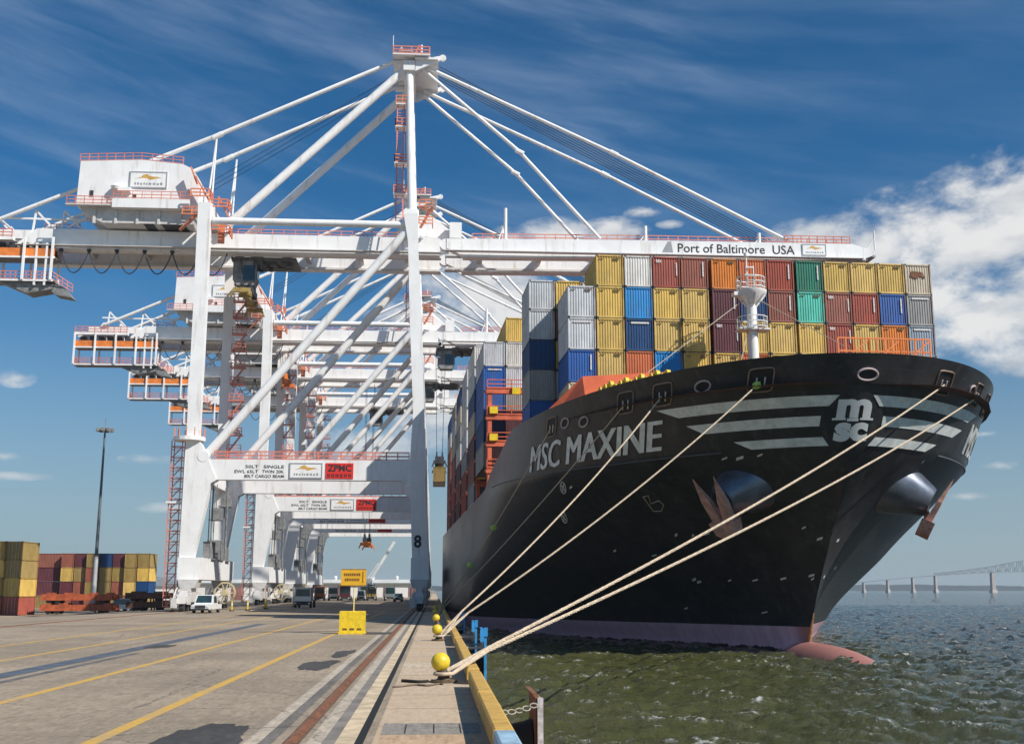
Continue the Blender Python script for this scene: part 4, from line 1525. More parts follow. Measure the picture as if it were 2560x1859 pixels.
def cont_mat(c):
    if c not in CM:
        col = CCOL[c]
        rustc = (0.20, 0.085, 0.04) if c not in ('maroon', 'navy') else (.03, .02, .02)
        CM[c] = mat('container_' + c.replace(' ', '_').replace('-', '_'), col, .55, var=.16, scale=.55, dirt=rustc, dirt_amt=.6, streak=True, bump=.15, bscale=3, each=.10)
    return CM[c]


def cont_shell(L, c):
    if (L, c) in SHELL:
        return SHELL[(L, c)]
    b = MB()
    hx, hy, H = 1.17, L / 2 - .05, 2.86
    per = []

    def side(p0, p1, nin, n):
        p0, p1 = Vector(p0), Vector(p1)
        for k in range(n):
            for t, d in ((.0, 0), (.30, 0), (.45, .045), (.85, .045)):
                p = p0.lerp(p1, (k + t) / n)
                per.append((p.x + nin[0] * d, p.y + nin[1] * d))
    side((-hx, -hy), (hx, -hy), (0, 1), 10)
    side((hx, -hy), (hx, hy), (-1, 0), int(L * 3.4))
    side((hx, hy), (-hx, hy), (0, -1), 10)
    side((-hx, hy), (-hx, -hy), (1, 0), int(L * 3.4))
    n = len(per)
    vs = [(x, y, .12) for x, y in per] + [(x, y, H - .06) for x, y in per]
    b.add(vs, [(i, (i + 1) % n, (i + 1) % n + n, i + n) for i in range(n)] + [tuple(range(n - 1, -1, -1)), tuple(range(n, 2 * n))])
    SHELL[(L, c)] = b.mesh('corrugated_shell', cont_mat(c))
    return SHELL[(L, c)]


def cont_frame(L, c):
    if (L, c) in FRAME:
        return FRAME[(L, c)]
    b = MB()
    y = L / 2
    H = 2.86
    for x in (-1, 1):
        for q in (-1, 1):
            b.box(x * 1.22 - (.1 if x > 0 else 0), x * 1.22 + (.1 if x < 0 else 0), q * y - (.12 if q > 0 else 0), q * y + (.12 if q < 0 else 0), .1, H - .1)
            b.box(x * 1.222 - (.16 if x > 0 else 0), x * 1.222 + (.16 if x < 0 else 0), q * y * 1.0005 - (.18 if q > 0 else 0), q * y * 1.0005 + (.18 if q < 0 else 0), 0, .12, 1)
            b.box(x * 1.222 - (.16 if x > 0 else 0), x * 1.222 + (.16 if x < 0 else 0), q * y * 1.0005 - (.18 if q > 0 else 0), q * y * 1.0005 + (.18 if q < 0 else 0), H - .12, H, 1)
    for q in (-1, 1):
        for z0, z1 in ((.02, .16), (H - .14, H - .02)):
            b.box(-1.05, 1.05, q * y - (.09 if q > 0 else 0), q * y + (.09 if q < 0 else 0), z0, z1)
    for x in (-1, 1):
        for z0, z1 in ((.02, .16), (H - .12, H - .02)):
            b.box(x * 1.22 - (.07 if x > 0 else 0), x * 1.22 + (.07 if x < 0 else 0), -y + .19, y - .19, z0, z1)
    FRAME[(L, c)] = b.mesh('corner_frame', [cont_mat(c), DARKM])
    return FRAME[(L, c)]


DECAL = {}


def decal_mesh(kind, L):
    if (kind, L) in DECAL:
        return DECAL[(kind, L)]
    b = MB()
    y = -L / 2 - .012
    white = mat('container_white_print', (.62, .60, .58), .6, var=.2, scale=4)
    m = white
    if kind == 'tex':
        text_on_wall(b, 'tex', -.95, -.42, 2.28, 2.62, y, .02)
        b.box(.86, .96, y, y + .05, 1.1, 2.3)
    elif kind == 'bar':
        b.box(.70, .82, y, y + .05, 1.1, 2.45)
    elif kind == 'line':
        b.box(-.75, .85, y, y + .05, 2.42, 2.58)
    elif kind == 'id':
        for q, (x0, z0, n_) in enumerate(((.28, 2.5, 5), (.28, 2.36, 4), (-.95, 2.45, 3))):
            for k in range(n_):
                b.box(x0 + k * .13, x0 + k * .13 + .09, y, y + .05, z0, z0 + .085)
        m = mat('container_dark_print', (.16, .11, .05), .6, var=.2, scale=4)
    elif kind == 'rust':
        m = RUST
        b.prism([(-.75, 1.7), (-.2, 1.45), (.2, 1.75), (.65, 1.5), (.45, 2.1), (-.6, 2.2)], y, y + .05)
    elif kind == 'door':
        for x in (-.72, -.3, .3, .72):
            b.tube([(x, y - .03, .2), (x, y - .03, 2.66)], .03, 6)
        m = mat('door_rod_grey', (.4, .4, .4), .5)
    me = b.mesh('printed_mark' if kind in ('tex', 'bar', 'line', 'id') else ('rust_patch' if kind == 'rust' else 'locking_rod'), m)
    DECAL[(kind, L)] = me
    return me


def container(L, c, loc, rz, label, group, decal=None):
    t = thing('shipping_container', label, 'container', loc, rz, group)
    s = bpy.data.objects.new('corrugated_shell', cont_shell(L, c))
    f = bpy.data.objects.new('corner_frame', cont_frame(L, c))
    ks = [s, f]
    if decal:
        me = decal_mesh(decal, L)
        ks.append(bpy.data.objects.new(me.name.split('.')[0], me))
    for o in ks:
        COL.objects.link(o)
        o.parent = t
    return t


ORD = ['first', 'second', 'third', 'fourth', 'fifth', 'sixth', 'seventh', 'eighth', 'ninth', 'tenth', 'eleventh', 'twelfth', 'last']
TIER = ['top', 'second', 'third', 'fourth', 'fifth', 'sixth']
Y, G_, P_, B_, O_, M_ = 'yellow', 'grey', 'pale grey', 'royal blue', 'orange-red', 'maroon'
BAY1 = [
    [None, Y, 'off-white', 'brick red', 'brown-red', 'orange', 'orange-red', 'brick red', 'green', Y, Y, Y, 'beige'],
    [P_, Y, 'sky blue', Y, Y, M_, 'navy', 'brown-red', 'turquoise', 'brown-red', 'brick red', B_, G_],
    [P_, Y, 'navy', Y, Y, M_, Y, Y, Y, 'brick red', Y, 'orange', 'blue-grey'],
    [B_, Y, 'orange-red', 'sky blue', Y, Y, 'orange-red', Y, Y, 'brown-red', Y, 'orange', P_],
    ['cream', 'brown-red', Y, Y, P_, Y, Y, B_, 'brown-red', Y, Y, Y, G_]]
DEC1 = {(0, 3): 'tex', (0, 4): 'bar', (0, 7): 'bar', (0, 8): 'bar', (0, 12): 'rust', (1, 5): 'bar', (1, 9): 'tex', (1, 10): 'bar', (1, 12): 'line', (2, 0): 'line', (2, 2): 'line', (2, 5): 'tex', (2, 9): 'tex', (2, 12): 'line', (3, 0): 'bar', (1, 11): 'bar', (1, 7): 'bar'}
TH = 2.89
for i, row in enumerate(BAY1):
    for j, c in enumerate(row):
        if c is None:
            continue
        u = -15.45 + j * 2.56 + (.22 if j > 4 else 0) + (.14 if j > 7 else 0)
        z = 31.95 - TH * (i + 1)
        if i == 4 and 5 < j:
            continue
        container(6.06, c, W(u, 24.2 + 3.03, z), PSI,
                  f'{c} container in the foremost ship stack, {TIER[i]} tier, {ORD[j]} column from the quay',
                  'containers stacked on the ship behind the bow', DEC1.get((i, j), 'id' if c in (Y, P_, 'cream', 'orange', 'turquoise') else None))
BAY2 = [[P_, Y, P_], [P_, 'brown-red', Y], ['navy', Y, Y], [G_, P_, B_], [B_, Y, M_]]
for i, row in enumerate(BAY2):
    for j, c in enumerate(row):
        u = -18.0 + j * 2.56
        container(6.06, c, W(u, 31.6 + 3.03, 31.55 - TH * (i + 1)), PSI,
                  f'{c} container in the second ship stack, {TIER[i]} tier, {ORD[j]} column from the quay',
                  'containers stacked on the ship behind the bow')
BAY3 = [[None, Y, 'sky blue', Y], [P_, 'off-white', P_, P_], ['royal blue', P_, 'off-white', G_], [B_, G_, 'cream', Y], ['navy', 'off-white', P_, M_], [G_, 'brown-red', Y, B_]]
for i, row in enumerate(BAY3):
    for j, c in enumerate(row):
        if c is None:
            continue
        u = -20.45 + j * 2.56
        container(12.19, c, W(u, 55 + 6.1, 33.6 - TH * (i + 1)), PSI,
                  f'{c} container behind the red lashing frame, {TIER[i]} tier, {ORD[j]} column from the quay',
                  'containers stacked behind the red lashing frame', 'line' if (i, j) == (2, 0) else None)
rr = random.Random(12)
for k, w in enumerate((70.2, 85.4, 100.6, 115.8, 131.0)):
    for i in range(7):
        c = rr.choice([P_, G_, P_, 'off-white', 'beige', 'navy', 'brown-red']) if i < 4 else rr.choice(['brick red', 'brown-red', M_, G_])
        container(12.19, c, W(-20.45, w + 6.1, 33.6 - TH * (i + 1)), PSI,
                  'container seen edge-on in the receding stacks along the quay side of the ship', 'containers receding along the ship side')

# the box under the hoisted spreader
container(12.19, 'mustard', (.75, 224, 23.35), 0, 'mustard container hanging from a spreader between the crane leg and the ship', None)

# ================================================================== quay furniture
TIMBER = mat('worn_yellow_beam', (0.56, 0.335, 0.075), .75, var=.2, scale=2.0, dirt=(.26, .17, .08), dirt_amt=.6, bump=.3, bscale=5)
BLUEP = mat('fender_blue_paint', (0.03, 0.26, 0.58), .5, var=.25, scale=2, dirt=(.15, .12, .1), dirt_amt=.4)
PALEB = mat('pale_blue_worn_paint', (0.30, 0.46, 0.58), .6, var=.35, scale=3, dirt=(.5, .5, .48), dirt_amt=.7)
CABLEC = mat('mooring_hawser', (0.56, 0.45, 0.33), .85, var=.25, scale=6, bump=.5, bscale=40)
segs = [(15.5, 19.4), (19.5, 26.6), (26.7, 33.2), (34.3, 44.8), (44.9, 56), (57, 70), (71, 88), (89, 112), (113, 150), (151, 200), (201, 300)]
for k, (y0, y1) in enumerate(segs):
    t = thing('edge_beam', ['worn pale blue beam end on the quay edge, closest piece of the row', 'worn yellow kerb beam on the quay edge beside the bare apron slabs', 'worn yellow kerb beam on the quay edge just before the two thick ropes cross it',
                            'yellow kerb beam on the quay edge just beyond the two thick ropes'][k] if k < 4 else 'yellow kerb beam along the quay edge, one of the far pieces past the second bollard', 'beam', (1.2, (y0 + y1) / 2, 0), group='beams along the quay edge')
    h = (y1 - y0) / 2
    b = MB().frustum([(.14, -.19, .19, -h, h), (.44, -.18, .18, -h, h), (.47, -.14, .14, -h + .03, h - .03)])
    b.obj('beam', PALEB if k == 0 else TIMBER, t)
    n = max(2, int((y1 - y0) / 2.6))
    for i in range(n):
        y = -h + .5 + (2 * h - 1) * i / (n - 1)
        MB().box(-.17, .17, y - .18, y + .18, 0, .138).obj('bearing_block', GREYM, t)


def bollard(x, y, label, sc=1.0):
    t = thing('bollard', label, 'bollard', (x, y, 0.004), 0, 'bollards along the quay edge')
    b = MB()
    b.lathe([(.42, 0), (.42, .05), (.30, .08)], 18)
    b.tube([(0, 0, .05), (-.01, 0, .22), (-.06, 0, .36), (-.10, 0, .5)], [.22, .17, .16, .19], 16)
    b.obj('post', mat('bollard_post_dark', (.10, .075, .04), .7, var=.5, scale=5), t, True)
    b = MB()
    prof = [(.285 * math.sin(math.pi * k / 14) + .005, -.28 * math.cos(math.pi * k / 14)) for k in range(15)]
    b.lathe(prof, 22, (-.10, 0, .60), (-.25, 0, 1))
    b.obj('head', mat('bollard_yellow', (.74, .53, .03), .42, var=.15, scale=4, dirt=(.35, .22, .05), dirt_amt=.6), t, True)
    for a in range(6):
        q = 2 * math.pi * a / 6
        MB().lathe([(.035, 0), (.035, .04)], 6, (.35 * math.cos(q), .35 * math.sin(q), .05)).obj('bolt', RUST, t)
    return t


BOL = [(.33, 35.2), (.30, 63.4), (.30, 89.5), (.30, 113.5), (.30, 140.0)]
for (x, y), l in zip(BOL, ('yellow ball-headed bollard holding the two thickest ropes, closest of the row', 'yellow ball-headed bollard, second along the quay, two ropes looped round it', 'small yellow bollard third along the quay edge, no rope on it', 'tiny yellow bollard fourth along the quay edge, two thin ropes on it', 'last yellow bollard in sight, far along the quay under the ship flank')):
    bollard(x, y, l)


def rope(chock, bol, label, r, sag, tags=()):
    p = hull_pt(chock[0], chock[1] - .1, .1)
    a = W(p.x, p.y, p.z)
    bx, by = BOL[bol]
    c = Vector((bx, by, .26))
    t = thing('mooring_rope', label, 'rope', (bx, by, .2), 0, 'mooring ropes from the bow to the quay')
    d = (a - c)
    hd = Vector((d.x, d.y, 0)).normalized()
    sd = Vector((-hd.y, hd.x, 0))
    j = c + d * (2.2 / d.length)
    pts = []
    for k in range(33):
        f = k / 32
        q = j.lerp(a, f)
        q.z -= sag * 4 * f * (1 - f)
        pts.append(q)
    b = MB((bx, by, .2))
    if bol < 2:
        # three laid strands
        ln = (a - j).length
        n = int(ln / .075)
        for q in range(3):
            st = []
            for k in range(n + 1):
                f = k / n
                p_ = j.lerp(a, f)
                p_.z -= sag * 4 * f * (1 - f)
                an = 2 * math.pi * (q / 3 + f * ln / .46)
                st.append(p_ + (sd * math.cos(an) + Vector((0, 0, 1)) * math.sin(an)) * r * .40)
            b.tube(st, r * .66, 5)
    else:
        b.tube(pts, r, 8)
    b.obj('line', CABLEC, t, True)
    # spliced eye round the bollard post
    b = MB((bx, by, .2))
    eye = [j + Vector((0, 0, 0))]
    for k in range(13):
        q = -.9 + 1.8 * k / 12 * 1.0
        ang = math.pi * (.28 + 1.44 * k / 12)
        eye.append(c + (hd * math.cos(ang) + sd * math.sin(ang)) * .27 + Vector((0, 0, .0)))
    eye.append(j)
    b.tube(eye, r * .95, 8)
    b.obj('eye', CABLEC, t, True)
    for f in tags:
        q = j.lerp(a, f)
        q.z -= sag * 4 * f * (1 - f)
        b = MB((bx, by, .2))
        b.lathe([(.02, -.2), (.26, -.16), (.26, .16), (.02, .2)], 10, q, (.3, -1, .1))
        b.obj('lime_tag', LIME, t)
    return t


rope(CHOCKS[4], 0, 'thick cream rope from the closest bollard to the bow chock past the emblem', .062, .5)
rope(CHOCKS[5], 0, 'thick cream rope from the closest bollard, lower one of its pair', .062, .6)
rope(CHOCKS[3], 1, 'cream rope from the second bollard to the chock above the silver stripes', .060, .6, (.985,))
rope(CHOCKS[2], 1, 'cream rope from the second bollard crossing the last letters of the ship name', .060, .6)
rope(CHOCKS[1], 3, 'thin grey rope crossing the middle letters of the ship name down to the far quay', .05, .4)
rope(CHOCKS[0], 3, 'thin rope with two lime tags hanging from the aftmost bow chock', .05, .5, (.27, .50))

# slack rope end and shackle lying by the first bollard
b = MB((.2, 35, 0))
pts = [(.3 - .06 * k - .004 * k * k, 34.2 + .22 * math.sin(k * .9) - .05 * k, .035) for k in range(14)]
b.tube(pts, .03, 6)
o = b.obj('rope_end', mat('dirty_rope', (.16, .12, .09), .9), None, True, (.2, 35, 0))
tag(o, 'dirty loose rope end lying on the apron beside the closest bollard', 'rope')
b = MB((-.3, 35, 0))
pts = [(-.15 - .1 * k, 35.1 - .2 * math.sin(k * .6), .05) for k in range(9)]
b.tube(pts, .05, 6)
o = b.obj('rope_end', mat('black_rope', (.02, .018, .016), .9), None, True, (-.3, 35, 0))
tag(o, 'black rope tail lying flat on the apron, landward of the closest bollard', 'rope')

# fender panels hung on the quay face
for k, (y, hgt, m, l) in enumerate(((27.6, .42, RUST, 'rusty steel fender panel with a chain, black rubber behind it, closest to the viewer'), (55.5, .92, BLUEP, 'bright blue fender frame on the quay face, between the first two bollards'),
                                    (67.5, .95, BLUEP, 'blue fender frame on the quay face just past the second bollard'), 
                                    (93, .9, BLUEP, 'blue fender frame on the quay face, smallest one in sight'))):
    t = thing('fender', l, 'fender', (QF, y, 0), 0, 'fenders on the quay face')
    fl = .9 if k == 0 else 1.9
    b = MB().box(.97, 1.08, -fl, fl, -1.75, hgt - .12)
    b.prism([(.97, hgt - .12), (1.08, hgt - .12), (1.0, hgt), (.88, hgt)], -fl, fl)
    b.obj('panel', m, t)
    if k == 0:
        b = MB().box(1.082, 1.14, -.95, .95, -1.8, hgt - .15)
        b.box(1.01, 1.14, -.98, -.91, -1.8, hgt - .1)
        b.obj('facing', mat('scraped_white_steel', (.55, .50, .50), .6, var=.4, scale=4, dirt=(.18, .08, .05), dirt_amt=.9), t)
    b = MB().lathe([(.62, 0), (.55, .2), (.5, .5), (.55, .75), (.62, .94)], 18, (0, 0, -.85), (1, 0, 0))
    b.obj('rubber_cone', BLACK, t, True)
    b = MB()
    for j in range(7):
        f = j / 6
        p = Vector((-.1 + 1.0 * f, -1.2, .05 + .12 * f - .3 * f * (1 - f)))
        b.tube([p + Vector((.09 * math.cos(q), .035 * math.sin(q) * (1 if j % 2 else .2), .05 * math.sin(q))) for q in [2 * math.pi * i / 8 for i in range(9)]], .016, 5, caps=False)
    b.obj('chain', mat('chain_steel', (.45, .40, .34), .6), t)
    if k:
        b = MB()
        for yy in (-1.5, 1.5):
            b.bar((0, yy, .1), (.95, yy, .1), .09)
            b.bar((0, yy, -.45), (.95, yy, -.3), .09)
        b.obj('bracket', mat('bracket_grey', (.42, .42, .42), .5), t)
        b = MB().box(.78, .95, -1.95, -1.75, hgt - .55, hgt + .02)
        b.box(.95, 1.13, -1.96, -1.7, hgt - .3, hgt + .1)
        b.obj('hook', BLUEP, t)

# warning board on a post in a yellow block
t = thing('warning_sign', 'yellow board with dark writing on a post standing in a yellow concrete block', 'sign', (-5.15, 73.6, 0))
b = MB().frustum([(.0, -.84, .84, -.55, .55), (.12, -.84, .84, -.55, .55), (.13, -.80, .80, -.5, .5), (1.38, -.80, .80, -.5, .5), (1.42, -.76, .76, -.46, .46)])
b.obj('base_block', YELLOW, t)
b = MB()
for x in (-.45, 0, .45):
    b.box(x - .14, x + .14, -.512, -.503, .25, .37)
b.obj('lifting_slot', mat('slot_brown', (.12, .07, .02), .8), t)
MB().tube([(.05, 0, 1.42), (.05, 0, 4.1)], .045, 8).obj('post', mat('post_pale_yellow', (.72, .60, .22), .5), t)
b = MB().box(-.80, .80, -.10, -.05, 2.98, 4.06)
bo = b.obj('board', mat('board_amber', (.74, .40, .02), .45, var=.12, scale=3), t)
b = MB()
rr = random.Random(5)
for z, x0, x1 in ((3.62, -.62, .42), (3.30, -.55, .38)):
    x = x0
    while x < x1:
        wd = rr.uniform(.05, .10)
        b.box(x, x + wd, -.108, -.102, z, z + .17)
        x += wd + .035
b.box(.56, .62, -.108, -.102, 3.2, 3.9)
for z0, z1 in ((2.99, 3.03), (4.01, 4.05)):
    b.box(-.78, .78, -.108, -.102, z0, z1)
b.obj('sign_writing', mat('sign_brown_ink', (.16, .06, .01), .6), bo)

# ================================================================== the yard
def gz(x):
    return 0.0 if x > -34 else (-1.0 if x < -57 else -(-34 - x) / 23.0)


t = thing('light_mast', 'tall thin dark lighting mast with a lamp crown, behind the red chassis', 'lamp', (-59.6, 205, -1))
MB().tube([(0, 0, 0), (0, 0, 8), (0, 0, 32.2)], [.38, .32, .16], 10).obj('pole', mat('mast_grey_blue', (.11, .13, .15), .6), t, True)
MB().tube([(0, 0, 0), (0, 0, 9.5)], [.42, .37], 10).obj('lower_sleeve', mat('galvanised', (.40, .42, .43), .5), t, True)
b = MB().lathe([(.2, 0), (.9, .1), (.9, .3), (.2, .5)], 14, (0, 0, 32.0))
b.tube([(0, 0, 32.3), (0, 0, 34.2)], .05, 6)
b.obj('lamp_ring', GREYM, t)
for k in range(8):
    q = 2 * math.pi * k / 8
    x, y = 1.25 * math.cos(q), 1.25 * math.sin(q)
    MB().box(x - .3, x + .3, y - .25, y + .25, 31.7, 32.25).obj('floodlight', GREYM, t)

for i, row in enumerate((['maroon', 'mustard', 'maroon', 'mustard'], ['maroon', 'mustard', 'brown-red', 'mustard'], ['mustard', 'yellow', 'mustard', 'brown-red'], ['mustard', 'mustard', 'yellow', 'brick red'])):
    for k, c in enumerate(row):
        z = -1.05 + 2.87 * (3 - k) * .94
        container(6.06, c, (-70.2 + i * 2.47, 178 + .1 * (i % 2), z), R(-4), f"{c} container in the tall yard block, {TIER[k]} of four, {['outermost', 'second', 'third', 'innermost'][i]} pile", 'containers piled in the tall yard block', 'door' if i == 3 else None)
cols = [['brown-red', 'maroon', 'maroon', 'mustard'], ['brown-red', 'yellow', 'maroon', 'brown-red'], ['maroon', 'mustard', 'brown-red', 'maroon'], ['mustard', 'brown-red', 'mustard', 'brown-red'], ['navy', 'mustard', 'mustard', 'maroon'], ['maroon', 'mustard', 'brown-red', 'mustard'], ['mustard', 'mustard', 'yellow', 'brown-red'], ['mustard', 'yellow', 'navy', 'mustard']]
for j, col in enumerate(cols):
    for k, c in enumerate(col):
        z = -1.3 + 2.86 * (3 - k)
        if j == 0:
            container(6.06, c, (-79.9, 243, z), R(90), f'{c} container lying side-on at the end of the low yard block, {TIER[k]} of four', 'containers in the low yard block')
        else:
            container(6.06, c, (-78.2 + j * 2.58, 243 + (j % 3) * .4, z), 0, f'{c} container in the low yard block, {TIER[k]} of four, {ORD[j]} pile', 'containers in the low yard block')


def chassis(loc, label, m, L=10.6):
    t = thing('trailer_chassis', label, 'trailer', loc, R(90), 'flat trailer chassis stacked in the yard')
    b = MB()
    for x in (-.45, .45):
        b.box(x - .12, x + .12, -L / 2, L / 2, .62, 1.32)
    for k in range(9):
        y = -L / 2 + .3 + k * (L - .6) / 8
        b.box(-1.22, 1.22, y - .14, y + .14, .95, 1.38)
    for x in (-1.25, 1.12):
        b.box(x, x + .13, -L / 2 + .6, L / 2, .48, 1.40)
        for y in (-L / 2 + 1.2, -L / 6, L / 6, L / 2 - 1.2):
            b.box(x - .02, x + .15, y - .3, y + .3, 1.41, 1.62)
    b.obj('frame', m, t)
    for y in (L / 2 - 1.2, L / 2 - 2.5, -L / 2 + 2.0):
        for x in (-1, 1):
            MB().lathe([(.15, -.14), (.42, -.14), (.42, .14), (.15, .14)], 14, (x, y, .42), (1, 0, 0)).obj('wheel', BLACK, t, True)
    for x in (-.9, .9):
        MB().box(x - .09, x + .09, -L / 2 + 3, -L / 2 + 3.2, 0, .9).obj('landing_leg', m, t)
    return t


ORR = mat('chassis_orange_red', (.46, .10, .035), .6, var=.35, scale=1.5, dirt=(.15, .05, .03), dirt_amt=.5)
DRR = mat('chassis_dark_brown', (.10, .045, .03), .7, var=.35, scale=1.5)
for k in range(2):
    chassis((-53.6, 178, -.87 + k * 1.55), f"orange-red flat trailer chassis, {['lower', 'upper'][k]} one of the pair before the light mast", ORR, 11.2)
    chassis((-44.6 - .2 * k, 184, -.52 + k * 1.4), f"dark brown trailer chassis, {['lower', 'upper'][k]} one of the pair beside the crane stair tower", DRR, 7.0)


def vehicle(loc, rz, kind, col, label, L=5.2, Wd=1.95, H=1.9):
    t = thing(kind, label, 'truck' if 'tractor' in kind or 'truck' in kind else ('forklift' if 'fork' in kind else 'car'), loc, rz, 'vehicles at work on the quay')
    h = Wd / 2
    if kind in ('pickup_truck', 'parked_car', 'van'):
        roofb = {'pickup_truck': (.36, .62), 'parked_car': (.30, .78), 'van': (.22, .97)}[kind]
        y0, y1 = -L / 2, L / 2
        ya, yb = y0 + L * roofb[0], y0 + L * roofb[1]
        prof = [(y0, .42), (y0 + .05, .95), (y0 + L * .24 if kind != 'van' else y0 + .5, 1.08), (ya, H), (yb, H - .03), (min(yb + .35, y1 - .05), 1.05), (y1, 1.02), (y1, .45)]
        n = len(prof)
        vs = []
        for sx in (-1, 1):
            for y, z in prof:
                vs.append((sx * (h - .12 * max(0, z - 1.05)), y, z))
        b = MB().add(vs, [tuple(range(n)), tuple(range(2 * n - 1, n - 1, -1))] + [(i, (i + 1) % n, (i + 1) % n + n, i + n) for i in range(n)])
        b.obj('body', col, t)
        a0, a1 = prof[2], prof[3]
        b = MB()
        p = [(a0[0] + (a1[0] - a0[0]) * f - .02, a0[1] + (a1[1] - a0[1]) * f + .02) for f in (.12, .9)]
        b.add([(-h + .14, *p[0]), (h - .14, *p[0]), (h - .26, *p[1]), (-h + .26, *p[1])], [(0, 1, 2, 3)])
        b.obj('windscreen', GLASS, t)
        for sx in (-1, 1):
            b = MB().add([(sx * (h - .01), ya + .05, 1.12), (sx * (h - .01), yb, 1.12), (sx * (h - .085), yb - .15, H - .15), (sx * (h - .085), ya + .25, H - .15)], [(0, 1, 2, 3)])
            b.obj('side_window', GLASS, t)
            MB().box(sx * (h - .3) - .16, sx * (h - .3) + .16, -L / 2 - .02, -L / 2 + .03, .72, .9).obj('headlight', SHIPW, t)
        MB().box(-h + .05, h - .05, -L / 2 - .08, -L / 2 + .05, .35, .55).obj('bumper', DARKM, t)
        MB().box(-h + .5, h - .5, -L / 2 - .03, -L / 2 + .03, .6, .92).obj('grille', DARKM, t)
        wy = (-L / 2 + .95, L / 2 - 1.1)
        wr = .38
    else:
        b = MB().box(-.5, .5, -L / 2, L / 2, .6, 1.0)
        b.box(-h, h, -L / 2 - .1, -L / 2 + .3, .45, .95)
        b.box(-h, h, L / 2 - 2.4, L / 2 - .2, 1.0, 1.15)
        b.obj('frame', DARKM, t)
        b = MB().prism([(-h, 1.0), (h, 1.0), (h, 1.9), (h - .15, H), (-h + .15, H), (-h, 1.9)], -L / 2 + .2, -L / 2 + 2.1)
        b.obj('cab', col, t)
        b = MB().add([(-h + .15, -L / 2 + .18, 1.75), (h - .15, -L / 2 + .18, 1.75), (h - .25, -L / 2 + .18, H - .25), (-h + .25, -L / 2 + .18, H - .25)], [(0, 1, 2, 3)])
        b.obj('windscreen', GLASS, t)
        for sx in (-1, 1):
            MB().box(sx * (h + .01) - .01, sx * (h + .01) + .01, -L / 2 + .5, -L / 2 + 1.5, 1.8, H - .3).obj('side_window', GLASS, t)
            MB().box(sx * (h - .25) - .14, sx * (h - .25) + .14, -L / 2 - .13, -L / 2 - .1, .6, .8).obj('headlight', SHIPW, t)
        MB().tube([(h - .1, -L / 2 + 2.3, 1.0), (h - .1, -L / 2 + 2.3, H + .4)], .08, 8).obj('exhaust_stack', DARKM, t)
        if kind == 'forklift_truck':
            b = MB()
            for x in (-.7, .7):
                b.box(x - .1, x + .1, -L / 2 - .4, -L / 2 - .2, .1, H + 1.0)
            b.box(-.8, .8, -L / 2 - .42, -L / 2 - .15, H + .6, H + .8)
            b.obj('mast', DARKM, t)
        wy = (-L / 2 + .9, L / 2 - 1.2)
        wr = .5
    for y in wy:
        for sx in (-1, 1):
            w = MB().lathe([(.2, -.13), (wr, -.13), (wr, .13), (.2, .13)], 16, (sx * (h - .14), y, wr), (1, 0, 0)).obj('wheel', BLACK, t, True)
            MB().lathe([(.02, -.14), (.2, -.14), (.2, .14), (.02, .14)], 12, (sx * (h - .14), y, wr), (1, 0, 0)).obj('hub', GREYM, w, True)
    return t


CW = mat('vehicle_white', (.72, .72, .71), .3, var=.05)
CD = mat('vehicle_dark_blue', (.03, .035, .06), .3, var=.1)
CR = mat('vehicle_red', (.36, .07, .04), .4, var=.15)
CY = mat('vehicle_tan_yellow', (.55, .38, .12), .5, var=.15)
CG = mat('vehicle_grey', (.18, .22, .23), .35, var=.1)
vehicle((-27.6, 141.5, 0), R(-4), 'pickup_truck', CW, 'white pickup truck facing the viewer in front of the first crane bogies', L=5.8, Wd=2.2, H=2.15)
vehicle((-51.2, 196, -.85), R(60), 'van', CW, 'white van parked between the yard containers and the red chassis', H=2.2)
vehicle((-20.0, 180, 0), R(-3), 'terminal_tractor', CW, 'terminal tractor with white cab and dark chassis, under the first portal', L=5.4, Wd=2.6, H=3.1)
vehicle((-27.2, 232, 0), R(8), 'parked_car', CD, 'dark blue car parked past the second crane legs', L=4.6, H=1.6)
vehicle((-36.8, 246, -.1), R(5), 'pickup_truck', CR, 'red pickup parked among the far crane legs', H=1.9)
vehicle((-29.6, 300, 0), R(2), 'terminal_tractor', mat('vehicle_orange', (.52, .14, .05), .45), 'orange tractor unit, first of the trucks lined up before the white shed', L=6, Wd=2.6, H=3.6)
vehicle((-25.9, 298, 0), R(2), 'terminal_tractor', CW, 'white tractor unit between the orange and the maroon one', L=6, Wd=2.6, H=3.4)
vehicle((-22.6, 296, 0), R(-2), 'terminal_tractor', mat('vehicle_maroon', (.10, .02, .03), .45), 'maroon tractor unit partly behind the yellow warning board', L=6, Wd=2.6, H=4.0)
vehicle((-18.9, 300, 0), R(0), 'van', CW, 'small white van beside the tan forklift', L=5.4, H=2.6)
vehicle((-16.0, 296, 0), R(0), 'forklift_truck', CY, 'tan forklift with a dark mast before the white shed', L=4.6, Wd=2.5, H=3.2)
vehicle((-11.2, 290, 0), R(5), 'terminal_tractor', CG, 'grey-green tractor unit near the waterside crane legs', L=6, Wd=2.6, H=3.5)
vehicle((-8.4, 272, 0), R(-4), 'pickup_truck', CG, 'grey pickup nearest the waterside crane legs', H=1.9)

